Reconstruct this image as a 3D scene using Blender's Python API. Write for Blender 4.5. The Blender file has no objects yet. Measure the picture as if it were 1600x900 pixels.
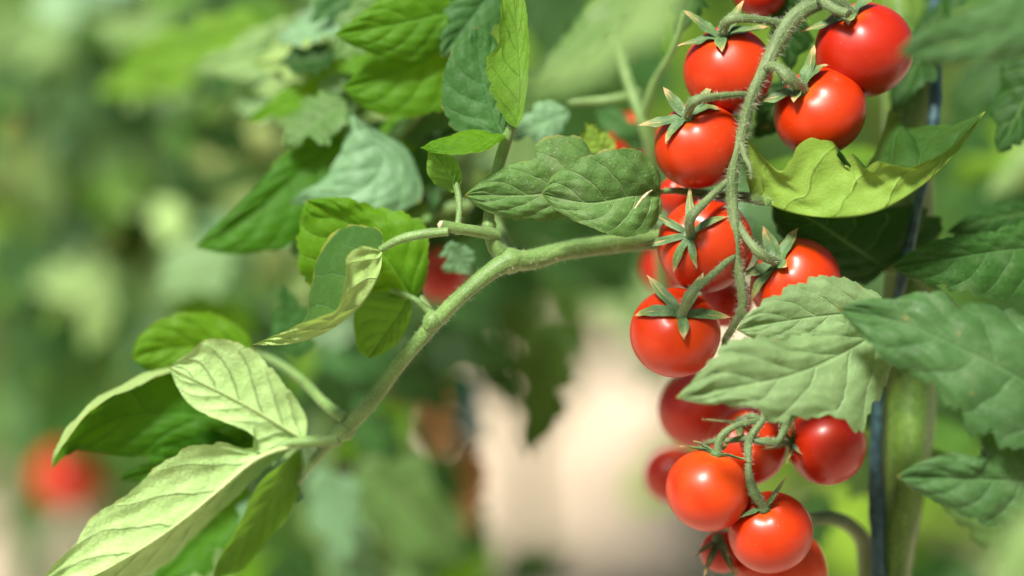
import bpy, math, random
import numpy as np
from mathutils import Vector, Matrix

sc = bpy.context.scene
C = sc.collection
R_ = math.radians

# ------------------------------------------------------------------ camera, light, exposure
PITCH = 12.0
LENS, SENSOR, DIST = 85.0, 36.0, 0.7556
cam_loc = np.array((0.0, 0.0, 0.95))
fwd = np.array((0.0, math.cos(R_(PITCH)), -math.sin(R_(PITCH))))
rgt = np.array((1.0, 0.0, 0.0))
upv = np.cross(rgt, fwd)
cd = bpy.data.cameras.new('camera')
cam = bpy.data.objects.new('camera', cd)
C.objects.link(cam)
cam.location = cam_loc
cam.rotation_euler = (R_(90 - PITCH), 0, 0)
cd.lens, cd.sensor_width = LENS, SENSOR
cd.clip_start, cd.clip_end = 0.02, 400
cd.dof.use_dof = True
cd.dof.focus_distance = DIST - 0.008
cd.dof.aperture_fstop = 2.6
sc.camera = cam

w = bpy.data.worlds.new('World'); sc.world = w; w.use_nodes = True
SUN_EL, SUN_AZ = 56.0, 212.0          # azimuth measured clockwise from +Y
nt = w.node_tree
sky = nt.nodes.new('ShaderNodeTexSky'); sky.sky_type = 'NISHITA'; sky.sun_disc = False
sky.sun_elevation = R_(SUN_EL); sky.sun_rotation = R_(SUN_AZ)
sky.dust_density = 5.0; sky.air_density = 0.8
nt.links.new(sky.outputs[0], nt.nodes['Background'].inputs[0])
nt.nodes['Background'].inputs[1].default_value = 0.055
sd = bpy.data.lights.new('sun', 'SUN'); sun = bpy.data.objects.new('sun', sd); C.objects.link(sun)
sd.energy = 5.0; sd.angle = R_(12); sd.color = (1.0, 0.95, 0.86)
sv = Vector((math.sin(R_(SUN_AZ)) * math.cos(R_(SUN_EL)), math.cos(R_(SUN_AZ)) * math.cos(R_(SUN_EL)), math.sin(R_(SUN_EL))))
sun.rotation_euler = sv.to_track_quat('Z', 'Y').to_euler()
sun.location = (0, 0, 5)
sc.view_settings.view_transform = 'Standard'
sc.view_settings.look = 'None'
sc.view_settings.exposure = 0.74
sc.view_settings.gamma = 1
sc.render.engine = 'CYCLES'
sc.cycles.use_denoising = True
sc.cycles.max_bounces = 8
sc.cycles.transmission_bounces = 6
sc.cycles.sample_clamp_indirect = 8

# ------------------------------------------------------------------ helpers
K = SENSOR / LENS / 1600.0

def P(x, y, z=0.0):
    """place on the photograph (1600x900) at z mm beyond the truss"""
    d = DIST + z / 1000.0
    return cam_loc + d * (fwd + rgt * (x - 800) * K - upv * (y - 450) * K)

def PP(pts):
    return np.array([P(*p) for p in pts])

def unit(v):
    n = np.linalg.norm(v, axis=-1, keepdims=True)
    return v / np.maximum(n, 1e-12)

def spline(pts, t):
    """chord length Catmull-Rom through pts (n,k) at t in 0..1"""
    pts = np.asarray(pts, float)
    n = len(pts)
    if n == 2:
        return pts[0] + (pts[1] - pts[0]) * t[:, None]
    seg = np.linalg.norm(np.diff(pts[:, :3], axis=0), axis=1)
    s = np.concatenate([[0], np.cumsum(np.maximum(seg, 1e-9))]); s /= s[-1]
    m = np.zeros_like(pts)
    m[1:-1] = (pts[2:] - pts[:-2]) / (s[2:] - s[:-2])[:, None]
    m[0] = (pts[1] - pts[0]) / (s[1] - s[0]); m[-1] = (pts[-1] - pts[-2]) / (s[-1] - s[-2])
    i = np.clip(np.searchsorted(s, t, side='right') - 1, 0, n - 2)
    h = (s[i + 1] - s[i]); q = ((t - s[i]) / h)
    q = q[:, None]; h = h[:, None]
    return ((2*q**3 - 3*q**2 + 1) * pts[i] + (q**3 - 2*q**2 + q) * h * m[i]
            + (-2*q**3 + 3*q**2) * pts[i + 1] + (q**3 - q**2) * h * m[i + 1])

class MB:
    def __init__(self):
        self.v, self.f, self.uv, self.n, self.mi = [], [], [], 0, []
    def add(self, v, f, uv, mi=0):
        self.mi += [mi] * len(f); self.v.append(v); self.f.append(np.asarray(f) + self.n); self.uv.append(uv); self.n += len(v)
    def mesh(self, name, mat, origin=(0, 0, 0), smooth=True):
        v = np.concatenate(self.v) - np.asarray(origin)
        uv = np.concatenate(self.uv)
        me = bpy.data.meshes.new(name)
        faces = []
        for f in self.f:
            faces += [tuple(int(k) for k in r) for r in f]
        me.from_pydata(v.tolist(), [], faces)
        ul = me.uv_layers.new(name='UVMap')
        li = np.zeros(len(me.loops), dtype=np.int32)
        me.loops.foreach_get('vertex_index', li)
        ul.data.foreach_set('uv', uv[li].astype(np.float32).ravel())
        me.polygons.foreach_set('use_smooth', [smooth] * len(me.polygons))
        me.materials.append(mat)
        if 1 in self.mi:
            me.materials.append(M['hair']); me.polygons.foreach_set('material_index', self.mi)
        me.update()
        return me
    def build(self, name, mat, parent=None, origin=None):
        if origin is None:
            origin = parent['_o'] if parent is not None else (0, 0, 0)
        o = bpy.data.objects.new(name, self.mesh(name, mat, origin))
        C.objects.link(o)
        if parent is not None:
            o.parent = parent
        o['_o'] = [float(a) for a in origin]
        return o

def tag(o, label=None, cat=None, group=None, kind=None):
    for k, v in (('label', label), ('category', cat), ('group', group), ('kind', kind)):
        if v: o[k] = v
    return o

def thing(name, loc, label, cat, group=None):
    o = bpy.data.objects.new(name, None); C.objects.link(o)
    o.location = [float(a) for a in loc]; o.empty_display_size = 0.02
    o['_o'] = [float(a) for a in loc]
    return tag(o, label, cat, group)

def gridfaces(nu, nv):
    a = np.arange((nu - 1) * nv).reshape(nu - 1, nv)[:, :-1].ravel()
    return np.stack([a, a + 1, a + nv + 1, a + nv], 1)

def fnoise(x, seed, oct=3):
    r = np.random.RandomState(seed); s = 0
    for k in range(oct):
        s = s + np.sin(x * (1.7 ** k) + r.rand() * 6.28) * (0.6 ** k)
    return s

# ---- leaf blade as a lofted sheet between rails
def blade(mb, mid, a, b, inner_a=None, inner_b=None, nu=120, nw=17, teeth=9, amp=0.16, bulge=0.10,
          face='top', ref=None, wave=0.05, pucker=0.060, nveins=6, seed=1, local=False, crease=0.0, slope=0.55):
    rs = np.random.RandomState(seed)
    t = np.linspace(0, 1, nu)
    M = spline(mid, t)
    def rail(pts, frac=1.0):
        pts = np.concatenate([[mid[0]], pts, [mid[-1]]])
        return spline(pts, t)
    A, B = rail(a), rail(b)
    IA = rail(inner_a) if inner_a is not None else None
    IB = rail(inner_b) if inner_b is not None else None
    wd = np.linalg.norm(A - B, axis=1).max() * 0.5
    halves = []
    for side, (E, I) in enumerate(((A, IA), (B, IB))):
        ph = rs.rand() * 6.28
        tt = t * teeth * math.pi + 0.9 * np.sin(t * 5 + ph) + ph
        def saw(x):
            f = x - np.floor(x)
            return np.where(f < .82, 1 - (f / .82) ** .65, (f - .82) / .18)
        tooth = saw(tt / math.pi)
        fine = saw(tt / math.pi * 2.7 + 1.3)
        env = np.clip(np.minimum(t * 7, (1 - t) * 7), 0, 1)
        cut = (amp * 1.25 * tooth ** 1.2 * (0.65 + 0.35 * np.sin(t * 9 + ph)) + amp * 0.38 * fine) * env
        wmax = 1 - np.clip(cut, 0, 0.7)
        wv = np.linspace(0, 1, nw)
        rows = []
        for q in wv:
            ww = (q * wmax)[:, None]
            if I is None:
                p = M + (E - M) * ww
            else:
                l0 = (ww - .5) * (ww - 1) / .5; l1 = ww * (ww - 1) / -.25; l2 = ww * (ww - .5) / .5
                p = M * l0 + I * l1 + E * l2
            rows.append(p)
        halves.append((np.array(rows), wmax))
    # grid nu x (2nw-1)
    G = np.concatenate([halves[0][0][::-1], halves[1][0][1:]], 0).transpose(1, 0, 2)
    nv = G.shape[1]
    wv = np.linspace(0, 1, nw)
    v = np.concatenate([-(wv[::-1]), wv[1:]])
    U = np.repeat(t[:, None], nv, 1)
    V = np.where(v[None, :] < 0, v[None, :] * halves[0][1][:, None], v[None, :] * halves[1][1][:, None])
    def normals(G):
        du = np.gradient(G, axis=0); dv = np.gradient(G, axis=1)
        return unit(np.cross(du, dv))
    N = normals(G)
    if local:
        sgn = 1.0 if N[:, :, 2].mean() > 0 else -1.0
    else:
        view = unit(cam_loc - G)
        dd = (N * view).sum(-1)
        if ref == 0: dd = dd[:, :nw]
        elif ref == 1: dd = dd[:, nw:]
        sgn = 1.0 if dd.mean() > 0 else -1.0
        if face == 'under': sgn = -sgn
    N = N * sgn                         # N = outward on the leaf's upper side
    av = np.abs(V)
    disp = bulge * wd * np.sin(np.clip(av, 0, 1) * math.pi) ** 1.0
    off = np.where(V < 0, 0.0, 0.45)
    ph = nveins * (U - slope * av * 0.5 - 0.05 * av * av) + off
    fr = ph - np.floor(ph)
    disp = disp + pucker * wd * (np.sin(fr * math.pi) ** 0.55 - 0.6) * np.clip(av * 5, 0, 1) * np.clip((1.05 - av) * 3, 0.2, 1)
    disp = disp + wave * wd * av ** 2 * (np.sin(U * 13 + np.sign(V) * 1.3 + rs.rand() * 6) + 0.6 * np.sin(U * 23 + rs.rand() * 6 + np.sign(V)))
    disp = disp + 0.018 * wd * (np.sin(U * 31 + V * 9 + seed) * np.sin(V * 14 - U * 11 + seed * 2)) * np.clip(av * 4, 0, 1)
    disp = disp + crease * wd * av
    disp = disp * np.clip(np.minimum(U * 9, (1 - U) * 9 + 0.15), 0, 1)
    G = G + N * disp[:, :, None]
    f = gridfaces(nu, nv)
    if sgn > 0: f = f[:, ::-1]
    uv = np.stack([U.ravel(), V.ravel() * 0.5 + 0.5], 1)
    mb.add(G.reshape(-1, 3), f, uv)
    return M, N[:, nw - 1] * 1.0, wd

def tube(mb, pts, rad, ns=12, step=None, bump=0.05, seed=0, hair=0, hl=0.0012, cap=True):
    """pts (n,3) world, rad per point in metres"""
    pts = np.asarray(pts, float); rad = np.asarray(rad, float)
    L = np.linalg.norm(np.diff(pts, axis=0), axis=1).sum()
    n = max(6, int(L / (step or max(rad.mean() * 0.8, 0.0006))))
    n = min(n, 220)
    t = np.linspace(0, 1, n)
    q = spline(np.concatenate([pts, rad[:, None]], 1), t)
    c, r = q[:, :3], np.maximum(q[:, 3], 1e-5)
    T = unit(np.gradient(c, axis=0))
    nrm = np.zeros_like(c)
    ref = np.array((0.13, 0.9, 0.4)); x = ref - T[0] * ref.dot(T[0]); nrm[0] = x / np.linalg.norm(x)
    for i in range(1, n):
        x = nrm[i - 1] - T[i] * nrm[i - 1].dot(T[i]); nrm[i] = x / np.linalg.norm(x)
    bn = np.cross(T, nrm)
    a = np.linspace(0, 2 * math.pi, ns, endpoint=False)
    s = t * L / max(rad.mean(), 1e-5)
    rr = r[:, None] * (1 + bump * (np.sin(s[:, None] * 0.45 + 3 * np.sin(a)[None, :] + seed) * 0.6
                                   + np.cos(a[None, :] * 3 + seed + s[:, None] * 0.08) * 0.9
                                   + np.sin(s[:, None] * 1.3 + a[None, :] * 2 + seed * 2) * 0.35))
    G = c[:, None] + rr[:, :, None] * (np.cos(a)[None, :, None] * nrm[:, None] + np.sin(a)[None, :, None] * bn[:, None])
    f = []
    i = np.arange(n - 1)[:, None] * ns; j = np.arange(ns)[None, :]; jn = (j + 1) % ns
    f = np.stack([(i + j).ravel(), (i + jn).ravel(), (i + ns + jn).ravel(), (i + ns + j).ravel()], 1)
    uv = np.stack([np.repeat(t, ns) * L * 100, np.tile(a / 6.283, n)], 1)
    mb.add(G.reshape(-1, 3), f, uv)
    if cap:
        for k, e in ((0, -1), (n - 1, 1)):
            vv = np.concatenate([G[k], [c[k] + T[k] * e * r[k] * 0.5]])
            idx = np.arange(ns)
            ff = np.stack([idx, (idx + 1) % ns, np.full(ns, ns)], 1)
            if e < 0: ff = ff[:, ::-1]
            mb.add(vv, ff, np.tile(uv[k * ns][None], (ns + 1, 1)))
    if hair:
        rs = np.random.RandomState(seed + 77)
        m = int(hair * L / 0.01)
        ii = rs.randint(0, n, m); aa = rs.rand(m) * 6.283
        d = np.cos(aa)[:, None] * nrm[ii] + np.sin(aa)[:, None] * bn[ii]
        p0 = c[ii] + T[ii] * (rs.rand(m)[:, None] - .5) * L / n + d * r[ii][:, None] * 0.97
        dirn = unit(d + 0.5 * rs.randn(m, 3) * 0.6)
        ln = hl * (0.35 + 0.9 * rs.rand(m))[:, None]
        hw = 0.000032
        sd_ = unit(np.cross(dirn, rs.randn(m, 3))) * hw
        vv = np.stack([p0 - sd_, p0 + sd_, p0 + dirn * ln], 1).reshape(-1, 3)
        mb.add(vv, np.arange(3 * m).reshape(-1, 3), np.zeros((3 * m, 2)), 1)

def pxr(r, z=0):            # pixels -> metres at depth z mm
    return r * K * (DIST + z / 1000.0)

def ptube(mb, pts, rpx, **kw):
    w_ = PP(pts)
    if not hasattr(rpx, '__len__'): rpx = [rpx] * len(pts)
    r = [pxr(a, p[2] if len(p) > 2 else 0) for a, p in zip(rpx, pts)]
    tube(mb, w_, r, **kw)

# ------------------------------------------------------------------ materials
def newmat(name):
    m = bpy.data.materials.new(name); m.use_nodes = True
    nt = m.node_tree
    for n in list(nt.nodes): nt.nodes.remove(n)
    return m, nt, nt.nodes.new, nt.links.new

class NB:
    """tiny node helper"""
    def __init__(s, nt): s.nt = nt
    def m(s, op, a, b=None, c=None, clamp=False):
        n = s.nt.nodes.new('ShaderNodeMath'); n.operation = op; n.use_clamp = clamp
        for i, x in enumerate((a, b, c)):
            if x is None: continue
            if isinstance(x, (int, float)): n.inputs[i].default_value = x
            else: s.nt.links.new(x, n.inputs[i])
        return n.outputs[0]
    def mix(s, f, a, b, mode='MIX'):
        n = s.nt.nodes.new('ShaderNodeMix'); n.data_type = 'RGBA'; n.blend_type = mode
        for k, x in ((0, f), (6, a), (7, b)):
            if isinstance(x, (int, float)): n.inputs[k].default_value = x
            elif isinstance(x, tuple): n.inputs[k].default_value = (*x, 1) if len(x) == 3 else x
            else: s.nt.links.new(x, n.inputs[k])
        return n.outputs[2]
    def noise(s, vec, scale, detail=3, rough=.5):
        n = s.nt.nodes.new('ShaderNodeTexNoise'); n.inputs['Scale'].default_value = scale
        n.inputs['Detail'].default_value = detail; n.inputs['Roughness'].default_value = rough
        s.nt.links.new(vec, n.inputs['Vector']); return n.outputs[0]
    def ss(s, x, lo, hi):
        n = s.nt.nodes.new('ShaderNodeMapRange'); n.interpolation_type = 'SMOOTHSTEP'
        s.nt.links.new(x, n.inputs[0]); n.inputs[1].default_value = lo; n.inputs[2].default_value = hi
        n.inputs[3].default_value = 0; n.inputs[4].default_value = 1
        return n.outputs[0]

def leafmat(name, top, under, trans, tw=0.35, nveins=6, slope=0.55, rough=0.5, vein=0.5, dust=0.0, edge=(0.30, 0.24, 0.05), edgew=0.6, blotch=0.25, veincol=None, bump=0.5):
    kt = .78 if not name.startswith('far_') else .85
    top = tuple(c * kt for c in top); trans = tuple(c * .85 for c in trans)
    m, nt, new, link = newmat(name)
    b = NB(nt)
    uv = new('ShaderNodeUVMap'); sep = new('ShaderNodeSeparateXYZ'); link(uv.outputs[0], sep.inputs[0])
    tc = new('ShaderNodeTexCoord'); geo = new('ShaderNodeNewGeometry')
    pos = tc.outputs['Object']
    U = sep.outputs[0]; v = b.m('MULTIPLY_ADD', sep.outputs[1], 2.0, -1.0)
    av = b.m('ABSOLUTE', v)
    wob = b.m('MULTIPLY_ADD', b.noise(pos, 160, 2), 0.10, -0.05)
    side = b.m('MULTIPLY', b.m('GREATER_THAN', v, 0.0), 0.45)
    base = b.m('SUBTRACT', U, b.m('MULTIPLY', av, slope * 0.5))
    base = b.m('SUBTRACT', base, b.m('MULTIPLY', b.m('MULTIPLY', av, av), 0.05))
    ph = b.m('ADD', b.m('MULTIPLY', b.m('ADD', base, b.m('MULTIPLY', wob, 0.5)), nveins), side)
    fr = b.m('FRACT', ph)
    dist = b.m('MINIMUM', fr, b.m('SUBTRACT', 1.0, fr))         # 0 at vein
    sec = b.m('SUBTRACT', 1.0, b.ss(dist, 0.006, 0.055))
    sec = b.m('MULTIPLY', sec, b.m('SUBTRACT', 1.0, b.ss(av, 0.6, 1.0)))
    mr = b.m('SUBTRACT', 1.0, b.ss(av, 0.008, 0.05))
    # fine net
    vo = new('ShaderNodeTexVoronoi'); vo.feature = 'DISTANCE_TO_EDGE'; vo.inputs['Scale'].default_value = 420
    ad = new('ShaderNodeVectorMath'); ad.operation = 'ADD'
    nz = new('ShaderNodeTexNoise'); nz.inputs['Scale'].default_value = 260; link(pos, nz.inputs['Vector'])
    sc_ = new('ShaderNodeVectorMath'); sc_.operation = 'SCALE'; sc_.inputs[3].default_value = 0.004
    link(nz.outputs[1], sc_.inputs[0]); link(pos, ad.inputs[0]); link(sc_.outputs[0], ad.inputs[1])
    link(ad.outputs[0], vo.inputs['Vector'])
    net = b.m('SUBTRACT', 1.0, b.ss(vo.outputs[0], 0.0, 0.12))
    veins = b.m('MAXIMUM', b.m('MAXIMUM', mr, sec), b.m('MULTIPLY', net, 0.08))
    back = geo.outputs['Backfacing']
    n1 = b.noise(pos, 55, 4, .6); n2 = b.noise(pos, 330, 3, .6)
    vc = veincol or tuple(min(1, c * 1.9 + 0.03) for c in top)
    topc = b.mix(b.m('MULTIPLY', b.ss(n1, .35, .68), blotch * 2), top, tuple(c * k for c, k in zip(top, (0.58, 0.70, 0.6))))
    topc = b.mix(b.m('MULTIPLY', b.ss(n2, .45, .7), 0.35), topc, tuple(min(1, c * 1.45 + .01) for c in top))
    und = b.mix(b.m('MULTIPLY', b.ss(n1, .38, .66), blotch * 1.6), under, tuple(c * k for c, k in zip(under, (0.72, 0.82, 0.62))))
    und = b.mix(b.m('MULTIPLY', b.ss(n2, .45, .7), 0.3), und, tuple(min(1, c * 1.2) for c in under))
    col = b.mix(back, topc, und)
    col = b.mix(b.m('MULTIPLY', veins, vein), col, b.mix(back, vc, tuple(c * .66 for c in under)))
    if dust > 0:
        n3 = b.noise(pos, 1500, 2, .7)
        sp = b.ss(n3, .62, .72)
        col = b.mix(b.m('MULTIPLY', sp, dust), col, (0.36, 0.42, 0.26))
        n4 = b.noise(pos, 90, 4, .6)
        col = b.mix(b.m('MULTIPLY', b.ss(n4, .5, .75), dust * .35), col, (0.33, 0.40, 0.24))
    en = b.noise(pos, 120, 2)
    ed = b.m('MULTIPLY', b.ss(b.m('ADD', av, b.m('MULTIPLY_ADD', en, 0.12, -0.06)), 0.955, 1.0), edgew)
    tipm = b.m('MULTIPLY', b.ss(U, 0.965, 1.0), edgew)
    col = b.mix(b.m('MAXIMUM', ed, tipm), col, edge)
    # brown dry flecks
    sp2 = b.m('MULTIPLY', b.ss(b.noise(pos, 210, 2, .4), .735, .78), 0.5)
    col = b.mix(sp2, col, (0.28, 0.20, 0.06))
    pr = new('ShaderNodeBsdfPrincipled'); link(col, pr.inputs['Base Color'])
    pr.inputs['Roughness'].default_value = rough; pr.inputs['Specular IOR Level'].default_value = 0.14
    tr = new('ShaderNodeBsdfTranslucent')
    tcol = b.mix(b.m('MULTIPLY', veins, 0.55), trans, tuple(c * .55 for c in trans))
    tcol = b.mix(b.m('MULTIPLY', b.ss(n1, .4, .7), 0.35), tcol, tuple(c * .7 for c in trans))
    link(tcol, tr.inputs[0])
    mx = new('ShaderNodeMixShader'); mx.inputs[0].default_value = tw
    link(pr.outputs[0], mx.inputs[1]); link(tr.outputs[0], mx.inputs[2])
    hgt = b.m('ADD', b.m('MULTIPLY', b.m('MAXIMUM', mr, sec), -1.0), b.m('MULTIPLY', net, -0.14))
    hgt = b.m('ADD', hgt, b.m('MULTIPLY', n2, 0.5))
    bp = new('ShaderNodeBump'); bp.inputs['Strength'].default_value = bump; bp.inputs['Distance'].default_value = 0.0009
    link(hgt, bp.inputs['Height'])
    link(bp.outputs[0], pr.inputs['Normal']); link(bp.outputs[0], tr.inputs['Normal'])
    out = new('ShaderNodeOutputMaterial'); link(mx.outputs[0], out.inputs[0])
    return m

def stemmat(name, col, col2, trans=0.1, scale=500, bump=0.4, rough=0.55):
    m, nt, new, link = newmat(name); b = NB(nt)
    tc = new('ShaderNodeTexCoord'); pos = tc.outputs['Object']
    uv = new('ShaderNodeUVMap'); mp = new('ShaderNodeMapping'); mp.inputs['Scale'].default_value = (0.5, 9, 1)
    link(uv.outputs[0], mp.inputs[0])
    n1 = b.noise(pos, 90, 4, .6); n2 = b.noise(pos, scale * 3, 3, .7); n3 = b.noise(mp.outputs[0], 2.2, 3)
    c = b.mix(b.ss(n1, .35, .68), col, col2)
    c = b.mix(b.m('MULTIPLY', b.ss(n3, .42, .65), .5), c, tuple(x * .68 for x in col))
    c = b.mix(b.m('MULTIPLY', b.ss(n2, .5, .68), .5), c, tuple(min(1, x * 1.7 + .03) for x in col2))
    c = b.mix(b.m('MULTIPLY', b.ss(b.noise(pos, 210, 2), .68, .76), .25), c, (0.16, 0.12, 0.04))
    pr = new('ShaderNodeBsdfPrincipled'); link(c, pr.inputs['Base Color']); pr.inputs['Roughness'].default_value = rough
    pr.inputs['Sheen Weight'].default_value = 0.12; pr.inputs['Sheen Tint'].default_value = (.8, .9, .7, 1)
    pr.inputs['Subsurface Weight'].default_value = trans
    pr.inputs['Subsurface Radius'].default_value = (.5, 1, .2); pr.inputs['Subsurface Scale'].default_value = .001
    bp = new('ShaderNodeBump'); bp.inputs['Strength'].default_value = bump; bp.inputs['Distance'].default_value = .0003
    link(b.m('ADD', b.m('MULTIPLY', n2, .8), n3), bp.inputs['Height']); link(bp.outputs[0], pr.inputs['Normal'])
    out = new('ShaderNodeOutputMaterial'); link(pr.outputs[0], out.inputs[0])
    return m

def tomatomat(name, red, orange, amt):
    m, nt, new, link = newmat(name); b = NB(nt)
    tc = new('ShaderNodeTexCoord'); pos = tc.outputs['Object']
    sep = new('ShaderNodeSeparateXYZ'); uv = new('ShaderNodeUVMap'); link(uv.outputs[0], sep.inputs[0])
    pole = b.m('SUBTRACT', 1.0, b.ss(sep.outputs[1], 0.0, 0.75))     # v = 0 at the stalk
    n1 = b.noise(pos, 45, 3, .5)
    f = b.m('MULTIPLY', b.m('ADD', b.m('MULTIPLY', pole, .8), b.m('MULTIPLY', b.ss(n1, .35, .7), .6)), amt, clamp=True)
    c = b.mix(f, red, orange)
    ring = b.m('SUBTRACT', 1.0, b.ss(sep.outputs[1], 0.03, 0.16))
    c = b.mix(b.m('MULTIPLY', ring, .35), c, (0.75, 0.16, 0.01))
    vo = new('ShaderNodeTexVoronoi'); vo.inputs['Scale'].default_value = 700; link(pos, vo.inputs['Vector'])
    wn = new('ShaderNodeSeparateColor'); link(vo.outputs['Color'], wn.inputs[0])
    sp = b.m('MULTIPLY', b.m('LESS_THAN', vo.outputs['Distance'], 0.075), b.m('GREATER_THAN', wn.outputs[0], 0.72))
    c = b.mix(b.m('MULTIPLY', sp, .55), c, (0.95, 0.55, 0.30))
    pr = new('ShaderNodeBsdfPrincipled'); link(c, pr.inputs['Base Color'])
    n2 = b.noise(pos, 380, 3, .6)
    rg = b.m('MULTIPLY_ADD', b.ss(n1, .3, .7), .08, .30)
    link(b.m('ADD', rg, b.m('MULTIPLY', n2, .05)), pr.inputs['Roughness'])
    pr.inputs['Specular IOR Level'].default_value = .4
    pr.inputs['Coat Weight'].default_value = .12; pr.inputs['Coat Roughness'].default_value = .2
    pr.inputs['Subsurface Weight'].default_value = .2
    pr.inputs['Subsurface Radius'].default_value = (1, .22, .06); pr.inputs['Subsurface Scale'].default_value = .0045
    bp = new('ShaderNodeBump'); bp.inputs['Strength'].default_value = .25; bp.inputs['Distance'].default_value = .0006
    link(b.m('ADD', b.noise(pos, 110, 2), b.m('MULTIPLY', n2, .10)), bp.inputs['Height']); link(bp.outputs[0], pr.inputs['Normal'])
    out = new('ShaderNodeOutputMaterial'); link(pr.outputs[0], out.inputs[0])
    return m

def calyxmat():
    m, nt, new, link = newmat('calyx_green'); b = NB(nt)
    tc = new('ShaderNodeTexCoord'); pos = tc.outputs['Object']
    uv = new('ShaderNodeUVMap'); sep = new('ShaderNodeSeparateXYZ'); link(uv.outputs[0], sep.inputs[0])
    n1 = b.noise(pos, 260, 3, .6); n2 = b.noise(pos, 1700, 3, .7)
    c = b.mix(b.ss(n1, .35, .7), (0.040, 0.105, 0.028), (0.085, 0.175, 0.045))
    c = b.mix(b.m('MULTIPLY', b.ss(n2, .5, .7), .45), c, (0.17, 0.25, 0.10))
    tip = b.ss(b.m('ADD', sep.outputs[0], b.m('MULTIPLY_ADD', n1, .3, -.15)), .74, .93)
    c = b.mix(tip, c, (0.50, 0.26, 0.15))
    yel = b.m('MULTIPLY', b.ss(sep.outputs[0], .45, .95), .45)
    c = b.mix(yel, c, (0.26, 0.27, 0.05))
    pr = new('ShaderNodeBsdfPrincipled'); link(c, pr.inputs['Base Color']); pr.inputs['Roughness'].default_value = .6
    pr.inputs['Sheen Weight'].default_value = .1
    bp = new('ShaderNodeBump'); bp.inputs['Strength'].default_value = .4; bp.inputs['Distance'].default_value = .0003
    link(n2, bp.inputs['Height']); link(bp.outputs[0], pr.inputs['Normal'])
    out = new('ShaderNodeOutputMaterial'); link(pr.outputs[0], out.inputs[0])
    return m

M = dict(
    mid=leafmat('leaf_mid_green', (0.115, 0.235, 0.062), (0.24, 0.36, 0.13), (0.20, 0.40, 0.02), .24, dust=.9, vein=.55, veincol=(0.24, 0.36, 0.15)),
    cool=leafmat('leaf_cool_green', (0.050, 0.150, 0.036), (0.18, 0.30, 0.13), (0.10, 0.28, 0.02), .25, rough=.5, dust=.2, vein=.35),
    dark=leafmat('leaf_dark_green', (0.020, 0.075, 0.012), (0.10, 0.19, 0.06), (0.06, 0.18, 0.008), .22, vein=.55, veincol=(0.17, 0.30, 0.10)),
    bright=leafmat('leaf_bright_green', (0.10, 0.27, 0.014), (0.18, 0.36, 0.035), (0.30, 0.60, 0.012), .48, vein=.4),
    lime=leafmat('leaf_lime_green', (0.13, 0.30, 0.025), (0.15, 0.32, 0.045), (0.33, 0.62, 0.03), .48, vein=.4),
    pale=leafmat('leaf_pale_underside', (0.10, 0.25, 0.03), (0.47, 0.70, 0.28), (0.38, 0.62, 0.13), .28, vein=.45, edge=(.45, .36, .10), bump=.8),
    boat=leafmat('leaf_yellowing', (0.022, 0.085, 0.018), (0.24, 0.39, 0.065), (0.30, 0.52, 0.03), .26, vein=.3, bump=.35, blotch=.5, edge=(.30, .40, .06)),
    olive=leafmat('leaf_olive', (0.08, 0.20, 0.020), (0.12, 0.28, 0.035), (0.24, 0.48, 0.03), .40, vein=.4),
    front=leafmat('leaf_soft_green', (0.225, 0.36, 0.155), (0.30, 0.44, 0.18), (0.30, 0.50, 0.07), .26, dust=.4, vein=.3, rough=.45),
    frontcool=leafmat('leaf_grey_green', (0.070, 0.165, 0.052), (0.22, 0.34, 0.16), (0.12, 0.28, 0.03), .20, dust=.3, vein=.3, rough=.42),
    paleblur=leafmat('leaf_light_green', (0.25, 0.41, 0.15), (0.36, 0.52, 0.24), (0.36, 0.56, 0.12), .34, vein=.3),
    bluish=leafmat('leaf_blue_green', (0.20, 0.37, 0.19), (0.27, 0.43, 0.25), (0.16, 0.36, 0.08), .22, vein=.25, rough=.38),
    dry=leafmat('leaf_dried_brown', (0.40, 0.22, 0.10), (0.45, 0.28, 0.14), (0.45, 0.22, 0.06), .3, vein=.3),
    stem=stemmat('branch_green', (0.10, 0.195, 0.042), (0.155, 0.265, 0.07), .12),
    truss=stemmat('truss_green', (0.080, 0.140, 0.042), (0.145, 0.21, 0.078), .05, 600, .8),
    trunk=stemmat('trunk_green', (0.055, 0.13, 0.012), (0.11, 0.205, 0.02), .1, 300),
    rib=stemmat('midrib_pale', (0.36, 0.50, 0.17), (0.44, 0.58, 0.24), .1),
    ribd=stemmat('midrib_green', (0.09, 0.18, 0.035), (0.14, 0.25, 0.06), .1),
    calyx=calyxmat(),
    tom=tomatomat('tomato_red', (0.36, 0.008, 0.001), (0.62, 0.050, 0.001), .55),
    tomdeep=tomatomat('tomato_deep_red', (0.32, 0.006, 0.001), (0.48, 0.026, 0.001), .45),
    tomor=tomatomat('tomato_orange_red', (0.42, 0.010, 0.002), (0.70, 0.070, 0.003), .75),
)
def simple(name, col, rough=.6, col2=None, scale=50):
    m, nt, new, link = newmat(name); b = NB(nt)
    tc = new('ShaderNodeTexCoord')
    c = b.mix(b.ss(b.noise(tc.outputs['Object'], scale, 4), .35, .65), col, col2 or tuple(x * .7 for x in col))
    pr = new('ShaderNodeBsdfPrincipled'); link(c, pr.inputs['Base Color']); pr.inputs['Roughness'].default_value = rough
    out = new('ShaderNodeOutputMaterial'); link(pr.outputs[0], out.inputs[0]); return m
M['twine'] = simple('blue_twine', (0.010, 0.040, 0.050), .5, (0.035, 0.095, 0.11), 300)
M['teal'] = simple('teal_plastic', (0.02, 0.16, 0.17), .5)
M['hair'] = simple('fine_hair', (0.55, 0.60, 0.42), .5)
M['cut'] = simple('cut_end', (0.55, 0.50, 0.36), .8, (0.35, 0.28, 0.14), 900)
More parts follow.
